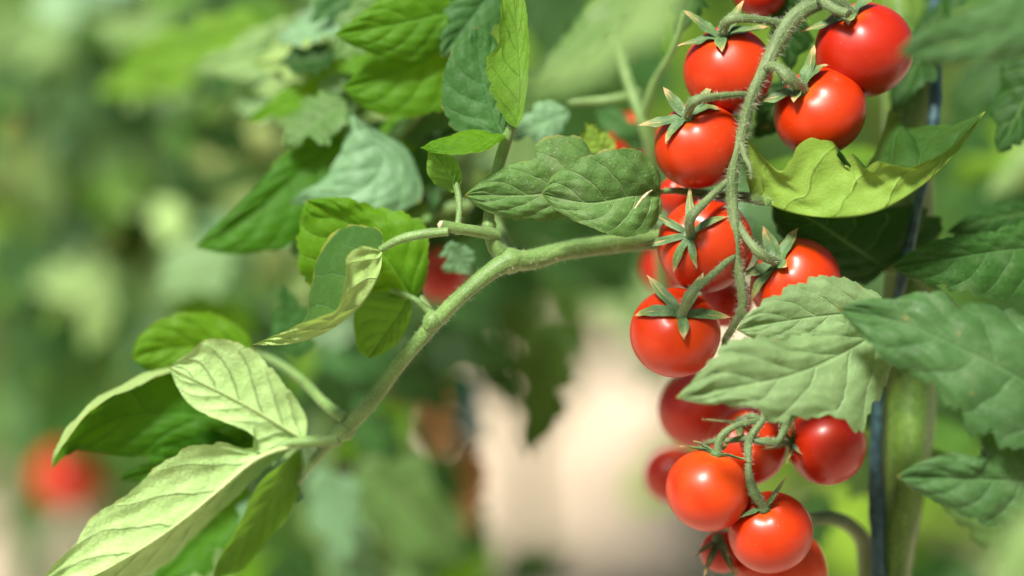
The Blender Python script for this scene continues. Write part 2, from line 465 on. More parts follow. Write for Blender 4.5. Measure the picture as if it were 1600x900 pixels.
M['soil'] = simple('sandy_soil', (0.56, 0.46, 0.34), .95, (0.42, 0.34, 0.24), 3)
M['clod'] = simple('soil_clod', (0.45, 0.34, 0.25), .95, (0.33, 0.24, 0.17), 30)

# ------------------------------------------------------------------ ground
rs = np.random.RandomState(4)
nx = 121
gx = np.sinh(np.linspace(-4.2, 4.2, nx)) * 3.5; gy = gx.copy()
X, Y = np.meshgrid(gx, gy, indexing='ij')
Z = (0.02 * np.sin(X * 5 + np.sin(Y * 3)) * np.sin(Y * 4.1) + 0.010 * np.sin(X * 17 + Y * 3) * np.sin(Y * 13)) * np.exp(-(X**2 + Y**2) / 200)
mb = MB(); mb.add(np.stack([X, Y, Z], -1).reshape(-1, 3), gridfaces(nx, nx)[:, ::-1], np.stack([X, Y], -1).reshape(-1, 2))
g = mb.build('ground', M['soil']); tag(g, 'bare pale sandy soil between the tomato rows', 'ground', kind='structure')

ZOFF = 0.0
def part_leaf(parent, mid, a, b, mat, label=None, rib=None, ribr=2.2, z=0, petiole=None, ribup=False, **kw):
    """one leaf part with its midrib as sub-part; pts are (x,y[,z])"""
    fix = lambda L: [(p[0], p[1], (p[2] if len(p) > 2 else z) + ZOFF) for p in L]
    mid, a, b = fix(mid), fix(a), fix(b)
    for k in ('inner_a', 'inner_b'):
        if k in kw: kw[k] = PP(fix(kw[k]))
    mb = MB()
    Mr, N, wd = blade(mb, PP(mid), PP(a), PP(b), **kw)
    o = mb.build('leaf', M[mat], parent)
    if label: o['label'] = label
    if rib:
        mb = MB()
        pts = Mr[::6] - N[::6] * pxr(ribr, z) * 0.75
        n = len(pts)
        rad = np.linspace(1, .15, n) * pxr(ribr, z)
        if petiole:
            pe = PP(fix(petiole)); pts = np.concatenate([pe, pts[1:]])
            rad = np.concatenate([np.linspace(1.5, 1.05, len(pe)) * pxr(ribr, z), rad[1:]])
        tube(mb, pts, rad, ns=8, hair=25, hl=.0007, seed=kw.get('seed', 1))
        r = mb.build('midrib', M[rib], o)
    return o

def qleaf(parent, base, tip, width, mat, z=0, tilt=0, bend=0, droop=0, label=None, rib=None, face='top', seed=1, skew=0.5, fold=0.0, ribr=2.0, **kw):
    """ovate leaf from base to tip; width px; tilt mm (z difference across); bend px sideways; fold mm lifts both margins"""
    b0 = np.array(base[:2], float); t0 = np.array(tip[:2], float)
    zb = base[2] if len(base) > 2 else z; zt = tip[2] if len(tip) > 2 else z
    d = t0 - b0; L = np.linalg.norm(d); d /= L; p = np.array((-d[1], d[0]))
    rs = np.random.RandomState(seed)
    mid, A, B = [], [], []
    for u in (0, .25, .5, .75, 1):
        c = b0 + d * L * u + p * bend * math.sin(math.pi * u)
        zz = zb + (zt - zb) * u + droop * math.sin(math.pi * u)
        mid.append((c[0], c[1], zz))
    for u, wf in ((.03, .30), (.12, .72), (.3, 1.0), (.5, .95), (.7, .70), (.88, .34)):
        c = b0 + d * L * u + p * bend * math.sin(math.pi * u)
        zz = zb + (zt - zb) * u + droop * math.sin(math.pi * u)
        h = width * .5 * wf
        ra, rb = 1 + .16 * rs.randn(), 1 + .16 * rs.randn()
        A.append((*(c + p * h * ra), zz + tilt * wf * .5 - fold * wf))
        B.append((*(c - p * h * rb), zz - tilt * wf * .5 - fold * wf))
    kw.setdefault('nu', 60); kw.setdefault('nw', 11); kw.setdefault('amp', .36); kw.setdefault('teeth', 4)
    return part_leaf(parent, mid, A, B, mat, label, rib, ribr, face=face, seed=seed, **kw)

# ------------------------------------------------------------------ tomatoes
def tomato(cx, cy, r, z, cal, label, mat='tom', tips=(), ped=None, pr=(5, 7), obl=.95, group=None, calz=None, det=True, sepw=16.0, seed=1):
    """cx,cy,r px; z mm; cal = calyx centre px"""
    cen = P(cx, cy, z); R = pxr(r, z)
    dx, dy = (cal[0] - cx) / r, (cal[1] - cy) / r
    q = dx * dx + dy * dy
    if q > .96: dx, dy = dx / math.sqrt(q) * .98, dy / math.sqrt(q) * .98; q = .96
    dz = -math.sqrt(1 - q) * (calz if calz is not None else 1)
    ax = unit(rgt * dx - upv * dy + fwd * dz)
    e1 = unit(np.cross(ax, (0.3, 0.2, 0.9))); e2 = np.cross(ax, e1)
    nt_, npn = (56, 72) if det else (28, 36)
    th = np.linspace(0, math.pi, nt_)[:, None]; ph = np.linspace(0, 2 * math.pi, npn + 1)[None, :]
    rs = np.random.RandomState(seed)
    p0 = rs.rand() * 6
    rad = 1 - .11 * np.exp(-(th / .26) ** 2) + .012 * np.cos(5 * ph + p0) * np.exp(-((th - .5) / .6) ** 2) \
        + .012 * np.sin(ph * 2 + p0) * np.sin(th) + .010 * np.cos(ph + p0 * 2) * np.sin(2 * th) - .02 * np.exp(-((math.pi - th) / .15) ** 2)
    x = rad * np.sin(th) * np.cos(ph); y = rad * np.sin(th) * np.sin(ph); zz = rad * np.cos(th) * obl * np.ones_like(ph)
    G = cen + R * (x[..., None] * e1 + y[..., None] * e2 + zz[..., None] * ax)
    uv = np.stack([np.broadcast_to(ph / 6.2832, x.shape), np.broadcast_to(th / math.pi, x.shape)], -1).reshape(-1, 2)
    mb = MB(); mb.add(G.reshape(-1, 3), gridfaces(nt_, npn + 1)[:, ::-1], uv)
    o = mb.build('tomato', M[mat], None, origin=cen)
    o.location = [float(k) for k in cen]
    tag(o, label, 'tomato', group or 'ripe cherry tomatoes on the vine')
    cc = cen + ax * R * .90 * obl
    if tips:
        mb = MB()
        for k, tp in enumerate(tips):
            tx, ty = tp[0], tp[1]
            d2 = ((tx - cx) ** 2 + (ty - cy) ** 2) / r ** 2
            if len(tp) > 2: tz = tp[2]
            else: tz = z - math.sqrt(max(1 - d2, .10)) * R * 1000 - 1.8
            T = P(tx, ty, tz)
            mp_ = cc * .5 + T * .5
            out = mp_ - cen; dist = np.linalg.norm(out)
            mp_ = cen + out / dist * max(dist, R * 1.04)
            q1 = cc * .78 + T * .22; o1 = q1 - cen; q1 = cen + unit(o1) * max(np.linalg.norm(o1), R * .97)
            path = np.array([cc + (T - cc) * .02, q1, mp_, mp_ * .45 + T * .55 + unit(T - cen) * R * .02, T])
            wv = pxr(sepw, z) * (.85 + .3 * rs.rand())
            pa, pb = [], []
            for i_, wf in ((0, .35), (1, .85), (2, 1.0), (3, .55)):
                tg = unit(path[min(i_ + 1, 4)] - path[max(i_ - 1, 0)])
                nn = unit(path[i_] - cen)
                sdv = unit(np.cross(tg, nn))
                roll = nn * wv * .35 * wf
                pa.append(path[i_] + sdv * wv * wf * .62 + roll * (.4 if i_ else 0)); pb.append(path[i_] - sdv * wv * wf * .62 + roll * (.4 if i_ else 0))
            blade(mb, path, np.array(pa), np.array(pb), nu=22, nw=5, teeth=2, amp=.03, bulge=.05, wave=.10, pucker=0, seed=seed * 7 + k)
            tube(mb, path - unit(path - cen) * pxr(1.2, z), np.linspace(pxr(2.6, z), pxr(.7, z), 5), ns=6, hair=60, hl=.0009, seed=seed + k)
        # small disc where the sepals meet
        tube(mb, np.array([cc - ax * pxr(3), cc + ax * pxr(4), cc + ax * pxr(8)]), [pxr(9), pxr(10), pxr(7)], ns=12)
        mb.build('calyx', M['calyx'], o, origin=cen)
    if ped:
        mb = MB()
        pts = [P(*p) for p in ped] + [cc + ax * pxr(5)]
        n = len(pts); rr = np.linspace(pr[0], pr[1], n); rr[-2] = pr[1] * 1.15
        rr = [pxr(k, z) for k in rr]
        tube(mb, np.array(pts), rr, ns=14, hair=150, hl=.0013, bump=.06, seed=seed)
        mb.build('stalk', M['truss'], o, origin=cen)
    return o

T = tomato
# upper truss
T(1186, -16, 44, 26, (1190, -50), 'top red tomato cut off by the picture edge above the star-shaped calyx', 'tomdeep', seed=2)
T(1138, 111, 71, 6, (1122, 56), 'orange-red tomato, upper left of the truss under a starry calyx with a long arched stalk',
  tips=[(1068, 16), (1058, 72), (1128, 81), (1162, 0), (1202, 42)], ped=[(1225, 38, -2), (1180, 30, -6), (1140, 31, -8)], seed=3, pr=(6, 7))
T(1350, 78, 77, 8, (1322, 22), 'largest red tomato at the top right, right of the curving truss stem', 'tomdeep',
  tips=[(1248, 50), (1327, 38), (1368, -2), (1285, -12)], ped=[(1278, -8, 0), (1300, -6, -4)], pr=(8, 9), seed=4)
T(1281, 175, 74, 4, (1243, 136), 'round red tomato resting above the yellowing boat-shaped leaf',
  tips=[(1176, 160), (1240, 160), (1273, 70), (1294, 101)], ped=[(1186, 112, -4), (1212, 104, -9), (1232, 122, -11)], obl=.86, pr=(7, 9), seed=5)
T(1092, 227, 70, 2, (1068, 182), 'red tomato left of the truss stem with a five-pointed calyx facing the viewer',
  tips=[(1036, 136), (996, 196), (1039, 224), (1127, 172), (1114, 131)], ped=[(1172, 146, -4), (1125, 150, -10), (1085, 158, -14)], seed=6)
T(1102, 383, 75, 5, (1072, 366), 'red tomato whose calyx has dry brown pointed tips',
  tips=[(1078, 290), (1010, 328), (990, 386), (1052, 427), (1089, 420), (1137, 338)], ped=[(1142, 278, -4), (1110, 308, -10), (1080, 340, -15)], seed=7, sepw=10)
T(1243, 442, 71, 8, (1208, 408), 'red tomato half hidden behind the pale green leaf, right of the truss stem',
  tips=[(1192, 353), (1246, 356), (1156, 432), (1173, 471), (1230, 417)], ped=[(1147, 335, -4), (1165, 370, -8), (1188, 397, -9)], seed=8)
T(1055, 520, 71, 0, (1062, 488), 'lowest and leftmost red tomato of the upper bunch, with a green star calyx', 'tom',
  tips=[(1010, 429), (991, 493), (1068, 530), (1142, 496), (1100, 424)], ped=[(1147, 399, -6), (1110, 432, -12), (1080, 458, -16)], seed=9)
# behind the truss
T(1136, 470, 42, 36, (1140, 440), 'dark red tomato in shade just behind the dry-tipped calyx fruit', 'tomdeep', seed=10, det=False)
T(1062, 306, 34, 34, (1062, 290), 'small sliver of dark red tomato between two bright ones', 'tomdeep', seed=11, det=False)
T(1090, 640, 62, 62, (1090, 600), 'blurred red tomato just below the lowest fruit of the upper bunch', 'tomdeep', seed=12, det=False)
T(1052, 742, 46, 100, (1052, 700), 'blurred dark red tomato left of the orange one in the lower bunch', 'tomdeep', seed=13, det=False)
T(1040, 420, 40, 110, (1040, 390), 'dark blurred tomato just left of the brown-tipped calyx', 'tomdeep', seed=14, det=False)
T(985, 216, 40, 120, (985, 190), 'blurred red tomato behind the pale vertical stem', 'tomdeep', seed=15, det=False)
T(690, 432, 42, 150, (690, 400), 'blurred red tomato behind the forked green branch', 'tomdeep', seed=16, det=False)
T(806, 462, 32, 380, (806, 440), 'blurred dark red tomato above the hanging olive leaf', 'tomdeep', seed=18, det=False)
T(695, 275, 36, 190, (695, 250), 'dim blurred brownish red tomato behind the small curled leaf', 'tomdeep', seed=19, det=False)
# lower truss
T(1166, 698, 63, 22, (1152, 652), 'red tomato behind the fine stalks of the lower bunch', 'tom',
  tips=[(1096, 655, 2), (1154, 688, 4), (1180, 648, 4)], ped=[(1190, 656, 2), (1175, 650, 0)], pr=(4, 4), sepw=8, seed=21)
T(1292, 694, 65, 14, (1226, 690), 'deep red tomato under the pale leaf, right side of the lower bunch', 'tomdeep',
  tips=[(1190, 702, 2), (1251, 709, -2), (1229, 726, 0), (1216, 664, 0), (1240, 660, 2)], ped=[(1172, 687, 0), (1200, 690, 0)], pr=(4, 5), sepw=7, seed=22)
T(1106, 766, 67, -2, (1120, 702), 'orange-topped tomato, leftmost of the lower bunch', 'tomor',
  tips=[(1061, 697, -3), (1083, 688, -1), (1172, 722, -6), (1140, 690, 4)], ped=[(1192, 656, 0), (1150, 665, -3), (1126, 684, -4)], pr=(5, 6), sepw=6, seed=23)
T(1204, 832, 66, 2, (1188, 786), 'orange-red tomato in front at the bottom of the lower bunch', 'tom',
  tips=[(1230, 744, -8), (1152, 810, -8), (1170, 768, -6), (1215, 770, -10)], ped=[(1170, 689, -2), (1170, 738, -6), (1176, 765, -9)], pr=(5, 7), sepw=7, seed=24)
T(1222, 893, 72, 26, (1240, 845), 'red tomato cut by the bottom edge, behind the front one', 'tomor', seed=25)
T(1128, 862, 34, 24, (1120, 838), 'small half-hidden reddish tomato near the dark calyx at the bottom edge', 'tomdeep',
  tips=[(1085, 868, 12), (1100, 900, 8), (1140, 870, 8), (1150, 900, 8)], sepw=9, seed=26)
# far tomatoes left
T(104, 748, 54, 620, (100, 700), 'strongly blurred red tomato low at the left edge', 'tom', seed=27, det=False)

# ------------------------------------------------------------------ truss stems
t1 = thing('tomato_truss', P(1290, -30, 6), 'hairy green curving truss stem the upper red tomatoes hang from', 'tomato truss')
mb = MB()
ptube(mb, [(1330, -40, 14), (1292, -4, 4), (1250, 20, 0), (1222, 52, -3), (1196, 104, -5), (1174, 152, -6), (1160, 205, -6), (1148, 252, -6), (1143, 290, -6), (1145, 325, -6), (1149, 365, -6), (1150, 405, -5), (1158, 445, -4), (1160, 480, -3), (1146, 510, 0), (1134, 532, 4), (1138, 560, 8), (1170, 600, 9), (1198, 625, 8)],
      [13, 13, 13, 12.5, 10.5, 9, 8.5, 9, 9.5, 9, 8, 8.5, 7.5, 6.5, 6, 6, 6.5, 6.5, 6.5], ns=18, hair=300, hl=.0022, bump=.05, seed=3)
mb.build('stem', M['truss'], t1)
mb = MB(); ptube(mb, [(1158, 480, -3), (1172, 512, -2), (1184, 540, 2), (1190, 570, 6)], [6, 5.5, 5, 4], hair=150, hl=.0013, seed=5); mb.build('side_stalk', M['truss'], t1)
mb = MB(); ptube(mb, [(1158, 225, -8), (1164, 245, -12), (1172, 262, -15), (1174, 280, -15)], [4.5, 4, 3.2, 2.2], hair=150, hl=.0013, seed=6); mb.build('side_stalk', M['truss'], t1)
mb = MB(); ptube(mb, [(1280, -6, -2), (1300, 12, -6), (1325, 22, -10)], [8, 8, 7], hair=150, hl=.0013, seed=8); mb.build('side_stalk', M['truss'], t1)
t2 = thing('tomato_truss', P(1192, 640, 6), 'thin dark green truss stem carrying the lower bunch of tomatoes', 'tomato truss')
mb = MB()
ptube(mb, [(1205, 600, 8), (1200, 635, 4), (1192, 655, 0), (1178, 675, -2), (1170, 690, -2), (1168, 715, -4)], [7, 7, 6.5, 6, 6, 5], hair=200, hl=.0013, seed=9)
mb.build('stem', M['truss'], t2)
mb = MB(); ptube(mb, [(1175, 683, -1), (1140, 688, 2), (1112, 690, 5), (1098, 697, 9)], [5, 4.5, 4.2, 4], hair=150, hl=.0013, seed=10); mb.build('side_stalk', M['truss'], t2)
mb = MB(); ptube(mb, [(1172, 686, -1), (1196, 692, -2), (1215, 690, 0), (1224, 672, 2), (1232, 655, 6)], [4.5, 4.5, 5, 6, 6], hair=150, hl=.0013, seed=11); mb.build('side_stalk', M['truss'], t2)

# ------------------------------------------------------------------ right-hand plant
pr_ = thing('tomato_plant', P(1395, 1000, 60), 'tomato plant with thick olive stem behind the red bunch, at the right', 'tomato plant')
mb = MB()
ptube(mb, [(1410, -60, 60), (1418, 100, 56), (1414, 200, 54), (1420, 350, 54), (1420, 560, 46), (1418, 700, 42), (1404, 820, 42), (1388, 960, 44)], [32, 36, 36, 38, 40, 37, 33, 30], ns=36, hair=80, hl=.0012, bump=.10, seed=2)
mb.build('stem', M['trunk'], pr_)
mb = MB(); ptube(mb, [(1262, 812, 26), (1300, 810, 34), (1332, 824, 45), (1350, 850, 52), (1356, 930, 58)], [10, 11, 12, 13, 14], hair=60, seed=4); mb.build('side_stalk', M['truss'], pr_)
mb = MB(); ptube(mb, [(1022, 301, -2), (1060, 298, 8), (1110, 304, 12), (1165, 308, 9), (1185, 312, 0), (1200, 316, -8)], [3.5, 5.5, 7, 8, 8, 6], hair=120, seed=5); mb.build('side_stalk', M['ribd'], pr_)
mb = MB(); ptube(mb, [(1380, 420, 32), (1430, 432, 30), (1480, 470, 30), (1500, 500, 40)], [5, 6, 7, 8], seed=6); mb.build('side_stalk', M['ribd'], pr_)
L = lambda *a, **k: part_leaf(pr_, *a, **k)
# yellowing boat leaf
L([(1172, 303, 4), (1225, 330, -8), (1300, 341, -14), (1372, 331, -16), (1445, 288, -14), (1500, 232, -8), (1540, 174, -2)],
  [(1164, 272, 0), (1163, 214, -6), (1190, 240, -10), (1222, 262, -12), (1246, 224, -14), (1284, 214, -16), (1302, 240, -18), (1322, 238, -18), (1345, 262, -20), (1372, 250, -20), (1420, 258, -20), (1470, 240, -14), (1515, 205, -8)],
  [(1180, 300, 14), (1240, 300, 18), (1310, 300, 18), (1355, 245, 20), (1390, 172, 20), (1405, 195, 18), (1440, 196, 16), (1475, 198, 10), (1512, 188, 4)],
  'boat', 'folded yellow-green leaf curled like a boat below the round tomato', teeth=6, amp=.12, face='under', ref=0, wave=.05, seed=11, bulge=.06, pucker=.05)
# dark leaf behind
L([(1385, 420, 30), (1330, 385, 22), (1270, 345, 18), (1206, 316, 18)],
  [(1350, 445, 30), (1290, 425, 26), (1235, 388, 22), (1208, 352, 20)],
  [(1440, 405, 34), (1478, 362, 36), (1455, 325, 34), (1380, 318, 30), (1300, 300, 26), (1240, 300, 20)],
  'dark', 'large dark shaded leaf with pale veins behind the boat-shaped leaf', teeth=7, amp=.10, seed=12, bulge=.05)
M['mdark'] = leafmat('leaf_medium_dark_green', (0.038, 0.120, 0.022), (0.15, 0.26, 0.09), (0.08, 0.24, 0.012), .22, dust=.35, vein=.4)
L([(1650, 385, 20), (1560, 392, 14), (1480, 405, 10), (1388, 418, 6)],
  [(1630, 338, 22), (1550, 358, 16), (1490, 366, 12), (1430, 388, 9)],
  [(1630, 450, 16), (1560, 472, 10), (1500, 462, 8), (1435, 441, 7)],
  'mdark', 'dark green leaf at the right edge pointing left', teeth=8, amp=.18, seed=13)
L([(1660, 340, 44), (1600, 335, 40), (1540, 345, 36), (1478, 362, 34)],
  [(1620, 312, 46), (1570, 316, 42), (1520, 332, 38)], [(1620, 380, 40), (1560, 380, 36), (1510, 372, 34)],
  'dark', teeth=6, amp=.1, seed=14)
# pale foreground pair
L([(1400, 500, -14), (1330, 545, -24), (1240, 585, -32), (1150, 605, -36), (1056, 622, -36)],
  [(1370, 470, -16), (1290, 500, -24), (1220, 525, -30), (1160, 522, -34), (1112, 548, -36), (1086, 590, -38)],
  [(1405, 570, -18), (1370, 640, -26), (1345, 682, -28), (1290, 655, -32), (1222, 668, -34), (1170, 640, -36), (1110, 634, -36)],
  'front', 'soft pale green leaf in front of the trusses, its tip to the left', teeth=8, amp=.22, pucker=.07, seed=15, wave=.06, bulge=.08)
L([(1395, 490, -12), (1330, 490, -16), (1240, 500, -20), (1150, 515, -22)],
  [(1365, 452, -12), (1320, 432, -14), (1270, 430, -16), (1215, 452, -20), (1168, 488, -22)],
  [(1380, 530, -12), (1300, 545, -17), (1220, 540, -20), (1175, 528, -22)],
  'front', 'upper pale green leaf overlapping the half-hidden tomato', teeth=7, amp=.17, seed=16)
# big grey green leaf at right
L([(1660, 640, -40), (1590, 590, -44), (1500, 545, -44), (1410, 505, -40), (1308, 482, -36)],
  [(1680, 520, -36), (1600, 485, -34), (1555, 468, -34), (1500, 480, -34), (1455, 450, -34), (1390, 462, -36), (1345, 468, -36)],
  [(1660, 740, -44), (1590, 712, -46), (1520, 690, -46), (1480, 640, -46), (1440, 598, -44), (1395, 578, -42), (1345, 525, -38)],
  'frontcool', 'large slightly blurred grey-green leaf at the right in front of the stem', teeth=8, amp=.20, seed=17, wave=.09)
L([(1660, 760, -34), (1590, 752, -38), (1500, 748, -40), (1400, 745, -40)],
  [(1640, 680, -34), (1570, 672, -36), (1534, 680, -38), (1545, 712, -40), (1490, 706, -40), (1435, 722, -40)],
  [(1650, 830, -34), (1590, 836, -36), (1530, 822, -38), (1480, 795, -40), (1430, 768, -40)],
  'frontcool', 'grey-green leaf low at the right with a dry notch in its edge', teeth=7, amp=.14, seed=18)
qleaf(pr_, (1830, 740, -190), (1500, 1040, -200), 240, 'paleblur', seed=19, label='very blurred pale leaf across the bottom right corner')
L([(1680, 20, -85), (1600, 40, -90), (1500, 65, -92), (1402, 82, -95)],
  [(1640, -60, -80), (1560, -8, -88), (1500, 18, -90), (1440, 46, -94)],
  [(1680, 70, -84), (1600, 88, -88), (1530, 98, -92), (1450, 102, -94)],
  'frontcool', 'blurred grey-green leaf at the top right corner in front of a tomato', teeth=5, amp=.08, seed=20)
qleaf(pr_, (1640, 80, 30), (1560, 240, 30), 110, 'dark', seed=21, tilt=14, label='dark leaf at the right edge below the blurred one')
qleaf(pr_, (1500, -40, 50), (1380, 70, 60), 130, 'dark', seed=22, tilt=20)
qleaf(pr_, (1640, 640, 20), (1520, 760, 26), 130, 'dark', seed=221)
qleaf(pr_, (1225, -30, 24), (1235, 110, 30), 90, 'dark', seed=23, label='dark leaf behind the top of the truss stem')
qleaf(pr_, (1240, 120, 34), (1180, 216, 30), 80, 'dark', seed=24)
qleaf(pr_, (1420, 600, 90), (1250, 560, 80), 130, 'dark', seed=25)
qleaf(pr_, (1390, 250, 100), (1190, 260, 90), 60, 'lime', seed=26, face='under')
qleaf(pr_, (1640, 880, 40), (1450, 700, 60), 120, 'mid', seed=27, tilt=-20)
# fore leaf L1 and its neighbour
L([(1032, 300, 0), (985, 307, -8), (920, 318, -10), (846, 303, -8)],
  [(1030, 268, -4), (1003, 236, -8), (958, 230, -12), (905, 247, -12), (868, 270, -10)],
  [(1030, 340, -2), (1008, 366, -8), (960, 369, -12), (905, 349, -12), (866, 326, -10)],
  'mid', 'oval dusty green leaf with a white scratch, tip to the left, left of the red tomatoes', teeth=8, amp=.05, seed=31, wave=.03, rib='ribd', ribr=2.0)
mb = MB(); ptube(mb, [(991, 327, -12.6), (1003, 311, -12.4), (1012, 302, -12), (1019, 297, -11)], [1.0, 2.4, 2.0, .8], seed=2)
sct = mb.build('scratch', M['cut'], pr_)
L([(1010, 290, 12), (930, 290, 6), (830, 305, 0), (726, 305, -4)],
  [(985, 262, 12), (930, 238, 8), (905, 213, 6), (868, 210, 4), (838, 222, 2), (836, 246, 1), (795, 256, 0), (755, 280, -2)],
  [(960, 340, 10), (900, 342, 6), (840, 346, 2), (790, 341, -1), (750, 326, -3)],
  'mid', 'pointed dusty green leaf tucked behind the oval one', teeth=7, amp=.06, seed=32, wave=.03)
qleaf(pr_, (950, 250, 30), (915, 190, 26), 60, 'boat', seed=33, face='under', tilt=10)

for i, (b0, t0, wd_, mt, zz) in enumerate([((1620, 60), (1480, 170), 110, 'dark', 150), ((1600, 200), (1490, 290), 80, 'lime', 260), ((1640, 230), (1540, 310), 60, 'paleblur', 200),
        ((1480, 170), (1560, 240), 90, 'cool', 240), ((1330, 300), (1220, 270), 60, 'cool', 160), ((1480, 560), (1560, 700), 110, 'cool', 140),
        ((1300, 780), (1240, 860), 70, 'cool', 150), ((1390, 760), (1300, 720), 90, 'mid', 130), ((1470, 20), (1390, 190), 70, 'dark', 40), ((1340, 560), (1380, 680), 80, 'dark', 110)]):  # narrow dark leaf over the stem top is added in place of shade
    qleaf(pr_, b0, t0, wd_, mt, z=zz, seed=300 + i, tilt=14, nu=36, nw=7)
# twine
tw = thing('support_twine', P(1375, 1000, 60), 'dark blue plastic support twine wound beside the thick olive stem', 'twine')
mb = MB(); ptube(mb, [(1462, -60, 52), (1462, 100, 50), (1458, 190, 40), (1437, 310, 24), (1400, 480, 30), (1378, 580, 36), (1370, 660, 36), (1368, 760, 36), (1374, 960, 36)], [10, 10, 9, 8, 9, 8, 9, 12, 12], ns=8, bump=.12)
mb.build('strand', M['twine'], tw)

# ------------------------------------------------------------------ leafy branch (middle left)
br = thing('leafy_branch', P(1000, 378, 10), 'forked green tomato branch reaching down left from the tomatoes with curled leaves', 'branch')
B = lambda *a, **k: part_leaf(br, *a, **k)
mb = MB()
ptube(mb, [(1100, 352, 22), (1040, 372, 18), (960, 380, 14), (880, 392, 10), (830, 406, 6), (792, 410, 2), (752, 436, 1), (705, 478, 2), (655, 532, 6), (620, 575, 10), (585, 622, 13), (550, 660, 16), (524, 684, 19), (500, 708, 24), (462, 760, 34), (430, 815, 42)],
      [15, 15, 15.5, 15.5, 16, 16, 13, 12, 11.5, 11, 11.5, 12, 11, 7, 5, 4], ns=20, hair=170, hl=.0015, bump=.035, seed=12)
mb.build('stem', M['stem'], br)
def stalk(pts, r, mat='stem', **k):
    mb = MB(); ptube(mb, pts, r, hair=70, hl=.0009, bump=.05, **k); return mb.build('side_stalk', M[mat], br)
stalk([(792, 404, 4), (772, 382, 2), (764, 345, 2), (772, 290, 2), (786, 235, 2), (800, 196, 0)], [16, 12, 9, 8.5, 9.5, 8], seed=13)
stalk([(775, 368, 2), (745, 362, -4), (715, 357, -8), (690, 352, -10)], [10, 9, 9, 8.5], seed=14)
stalk([(700, 362, -12), (660, 366, -12), (625, 374, -12), (594, 390, -10)], [7, 7.5, 7, 5], 'stem', seed=15)
stalk([(806, 402, 14), (788, 375, 22), (775, 345, 34), (760, 300, 44)], [9, 8, 8, 7], seed=16)
stalk([(676, 492, 4), (655, 472, 8), (636, 462, 10), (610, 452, 12)], [6, 5, 4.5, 3], seed=17)
stalk([(672, 486, 12), (656, 460, 16), (652, 400, 20), (664, 360, 22)], [6, 6, 6, 5], seed=18)
stalk([(716, 350, -6), (718, 320, -4), (712, 285, -2), (700, 255, -2)], [5, 5, 5, 5], seed=19)
stalk([(530, 684, 18), (490, 690, 20), (455, 692, 22), (430, 700, 22)], [12, 10, 8, 7], seed=20)
stalk([(800, 196, 0), (810, 150, 4), (815, 100, 8)], [6, 4, 3], seed=21)
stalk([(540, 655, 16), (505, 628, 26), (470, 592, 38), (420, 560, 48), (360, 545, 55)], [9, 8, 7, 6, 5], seed=22)
stalk([(735, 320, 60), (700, 325, 60), (670, 340, 66)], [9, 9, 9], seed=23)
mb = MB(); cpt = P(689, 352, -10); tube(mb, np.array([P(690.5, 352, -10), P(686, 351, -10), P(684.5, 350.7, -10)]), [pxr(8.6), pxr(7.5), pxr(3)], ns=12, bump=.12)
mb.build('cut_end', M['cut'], br)
for (nx_, ny_, nz_, nr_, ex, ey) in ((796, 408, 3, 21, 10, -3), (676, 502, 3, 15.5, 5, -6), (540, 672, 17, 16, 5, -6), (764, 352, 2, 11.5, 0, -5), (716, 357, -7, 10.5, 5, 1)):
    mb = MB(); ptube(mb, [(nx_ - ex * 2, ny_ - ey * 2, nz_), (nx_ - ex, ny_ - ey, nz_), (nx_, ny_, nz_), (nx_ + ex, ny_ + ey, nz_), (nx_ + ex * 2, ny_ + ey * 2, nz_)],
                     [nr_ * .5, nr_ * .85, nr_, nr_ * .85, nr_ * .5], ns=18, hair=110, hl=.001, bump=.05, seed=int(nx_)); mb.build('node', M['stem'], br)
# curled leaf (dark face with pale rolled half)
M['curl'] = leafmat('leaf_curled', (0.035, 0.11, 0.025), (0.46, 0.66, 0.22), (0.30, 0.56, 0.06), .34, vein=.35, edge=(.45, .42, .08))
B([(598, 390, -10), (592, 432, -16), (562, 480, -19), (508, 520, -18), (452, 538, -14), (393, 539, -8)],
  [(564, 384, -18), (541, 402, -24), (541, 450, -27), (524, 484, -26), (480, 500, -23), (432, 524, -15)],
  [(596, 362, 0), (560, 350, 6), (518, 362, 8), (496, 400, 8), (486, 452, 6), (478, 500, 0), (438, 527, -4)],
  'curl', 'leaf curled lengthwise, dark inside and pale yellow-green outside, on the cut stalk', teeth=8, amp=.04, face='under', ref=0, seed=41, bulge=.02, wave=.02)
B([(648, 470, 14), (600, 400, 14), (545, 350, 14), (479, 312, 12)],
  [(668, 430, 12), (668, 352, 12), (628, 328, 14), (590, 322, 14), (540, 306, 12)],
  [(600, 470, 20), (520, 470, 20), (474, 440, 18), (462, 395, 16), (466, 345, 14)],
  'bright', 'sunlit bright green leaf behind the curled one', teeth=10, amp=.10, seed=42, wave=.05)
B([(640, 462, 12), (625, 490, 14), (600, 525, 16), (575, 560, 18)],
  [(642, 490, 12), (630, 525, 14), (600, 552, 16)], [(600, 455, 14), (556, 466, 16), (552, 510, 18), (558, 545, 18)],
  'olive', 'olive backlit leaf under the bright one', teeth=6, amp=.05, seed=43, face='under')
qleaf(br, (700, 380, 30), (735, 430, 34), 60, 'bluish', seed=44)
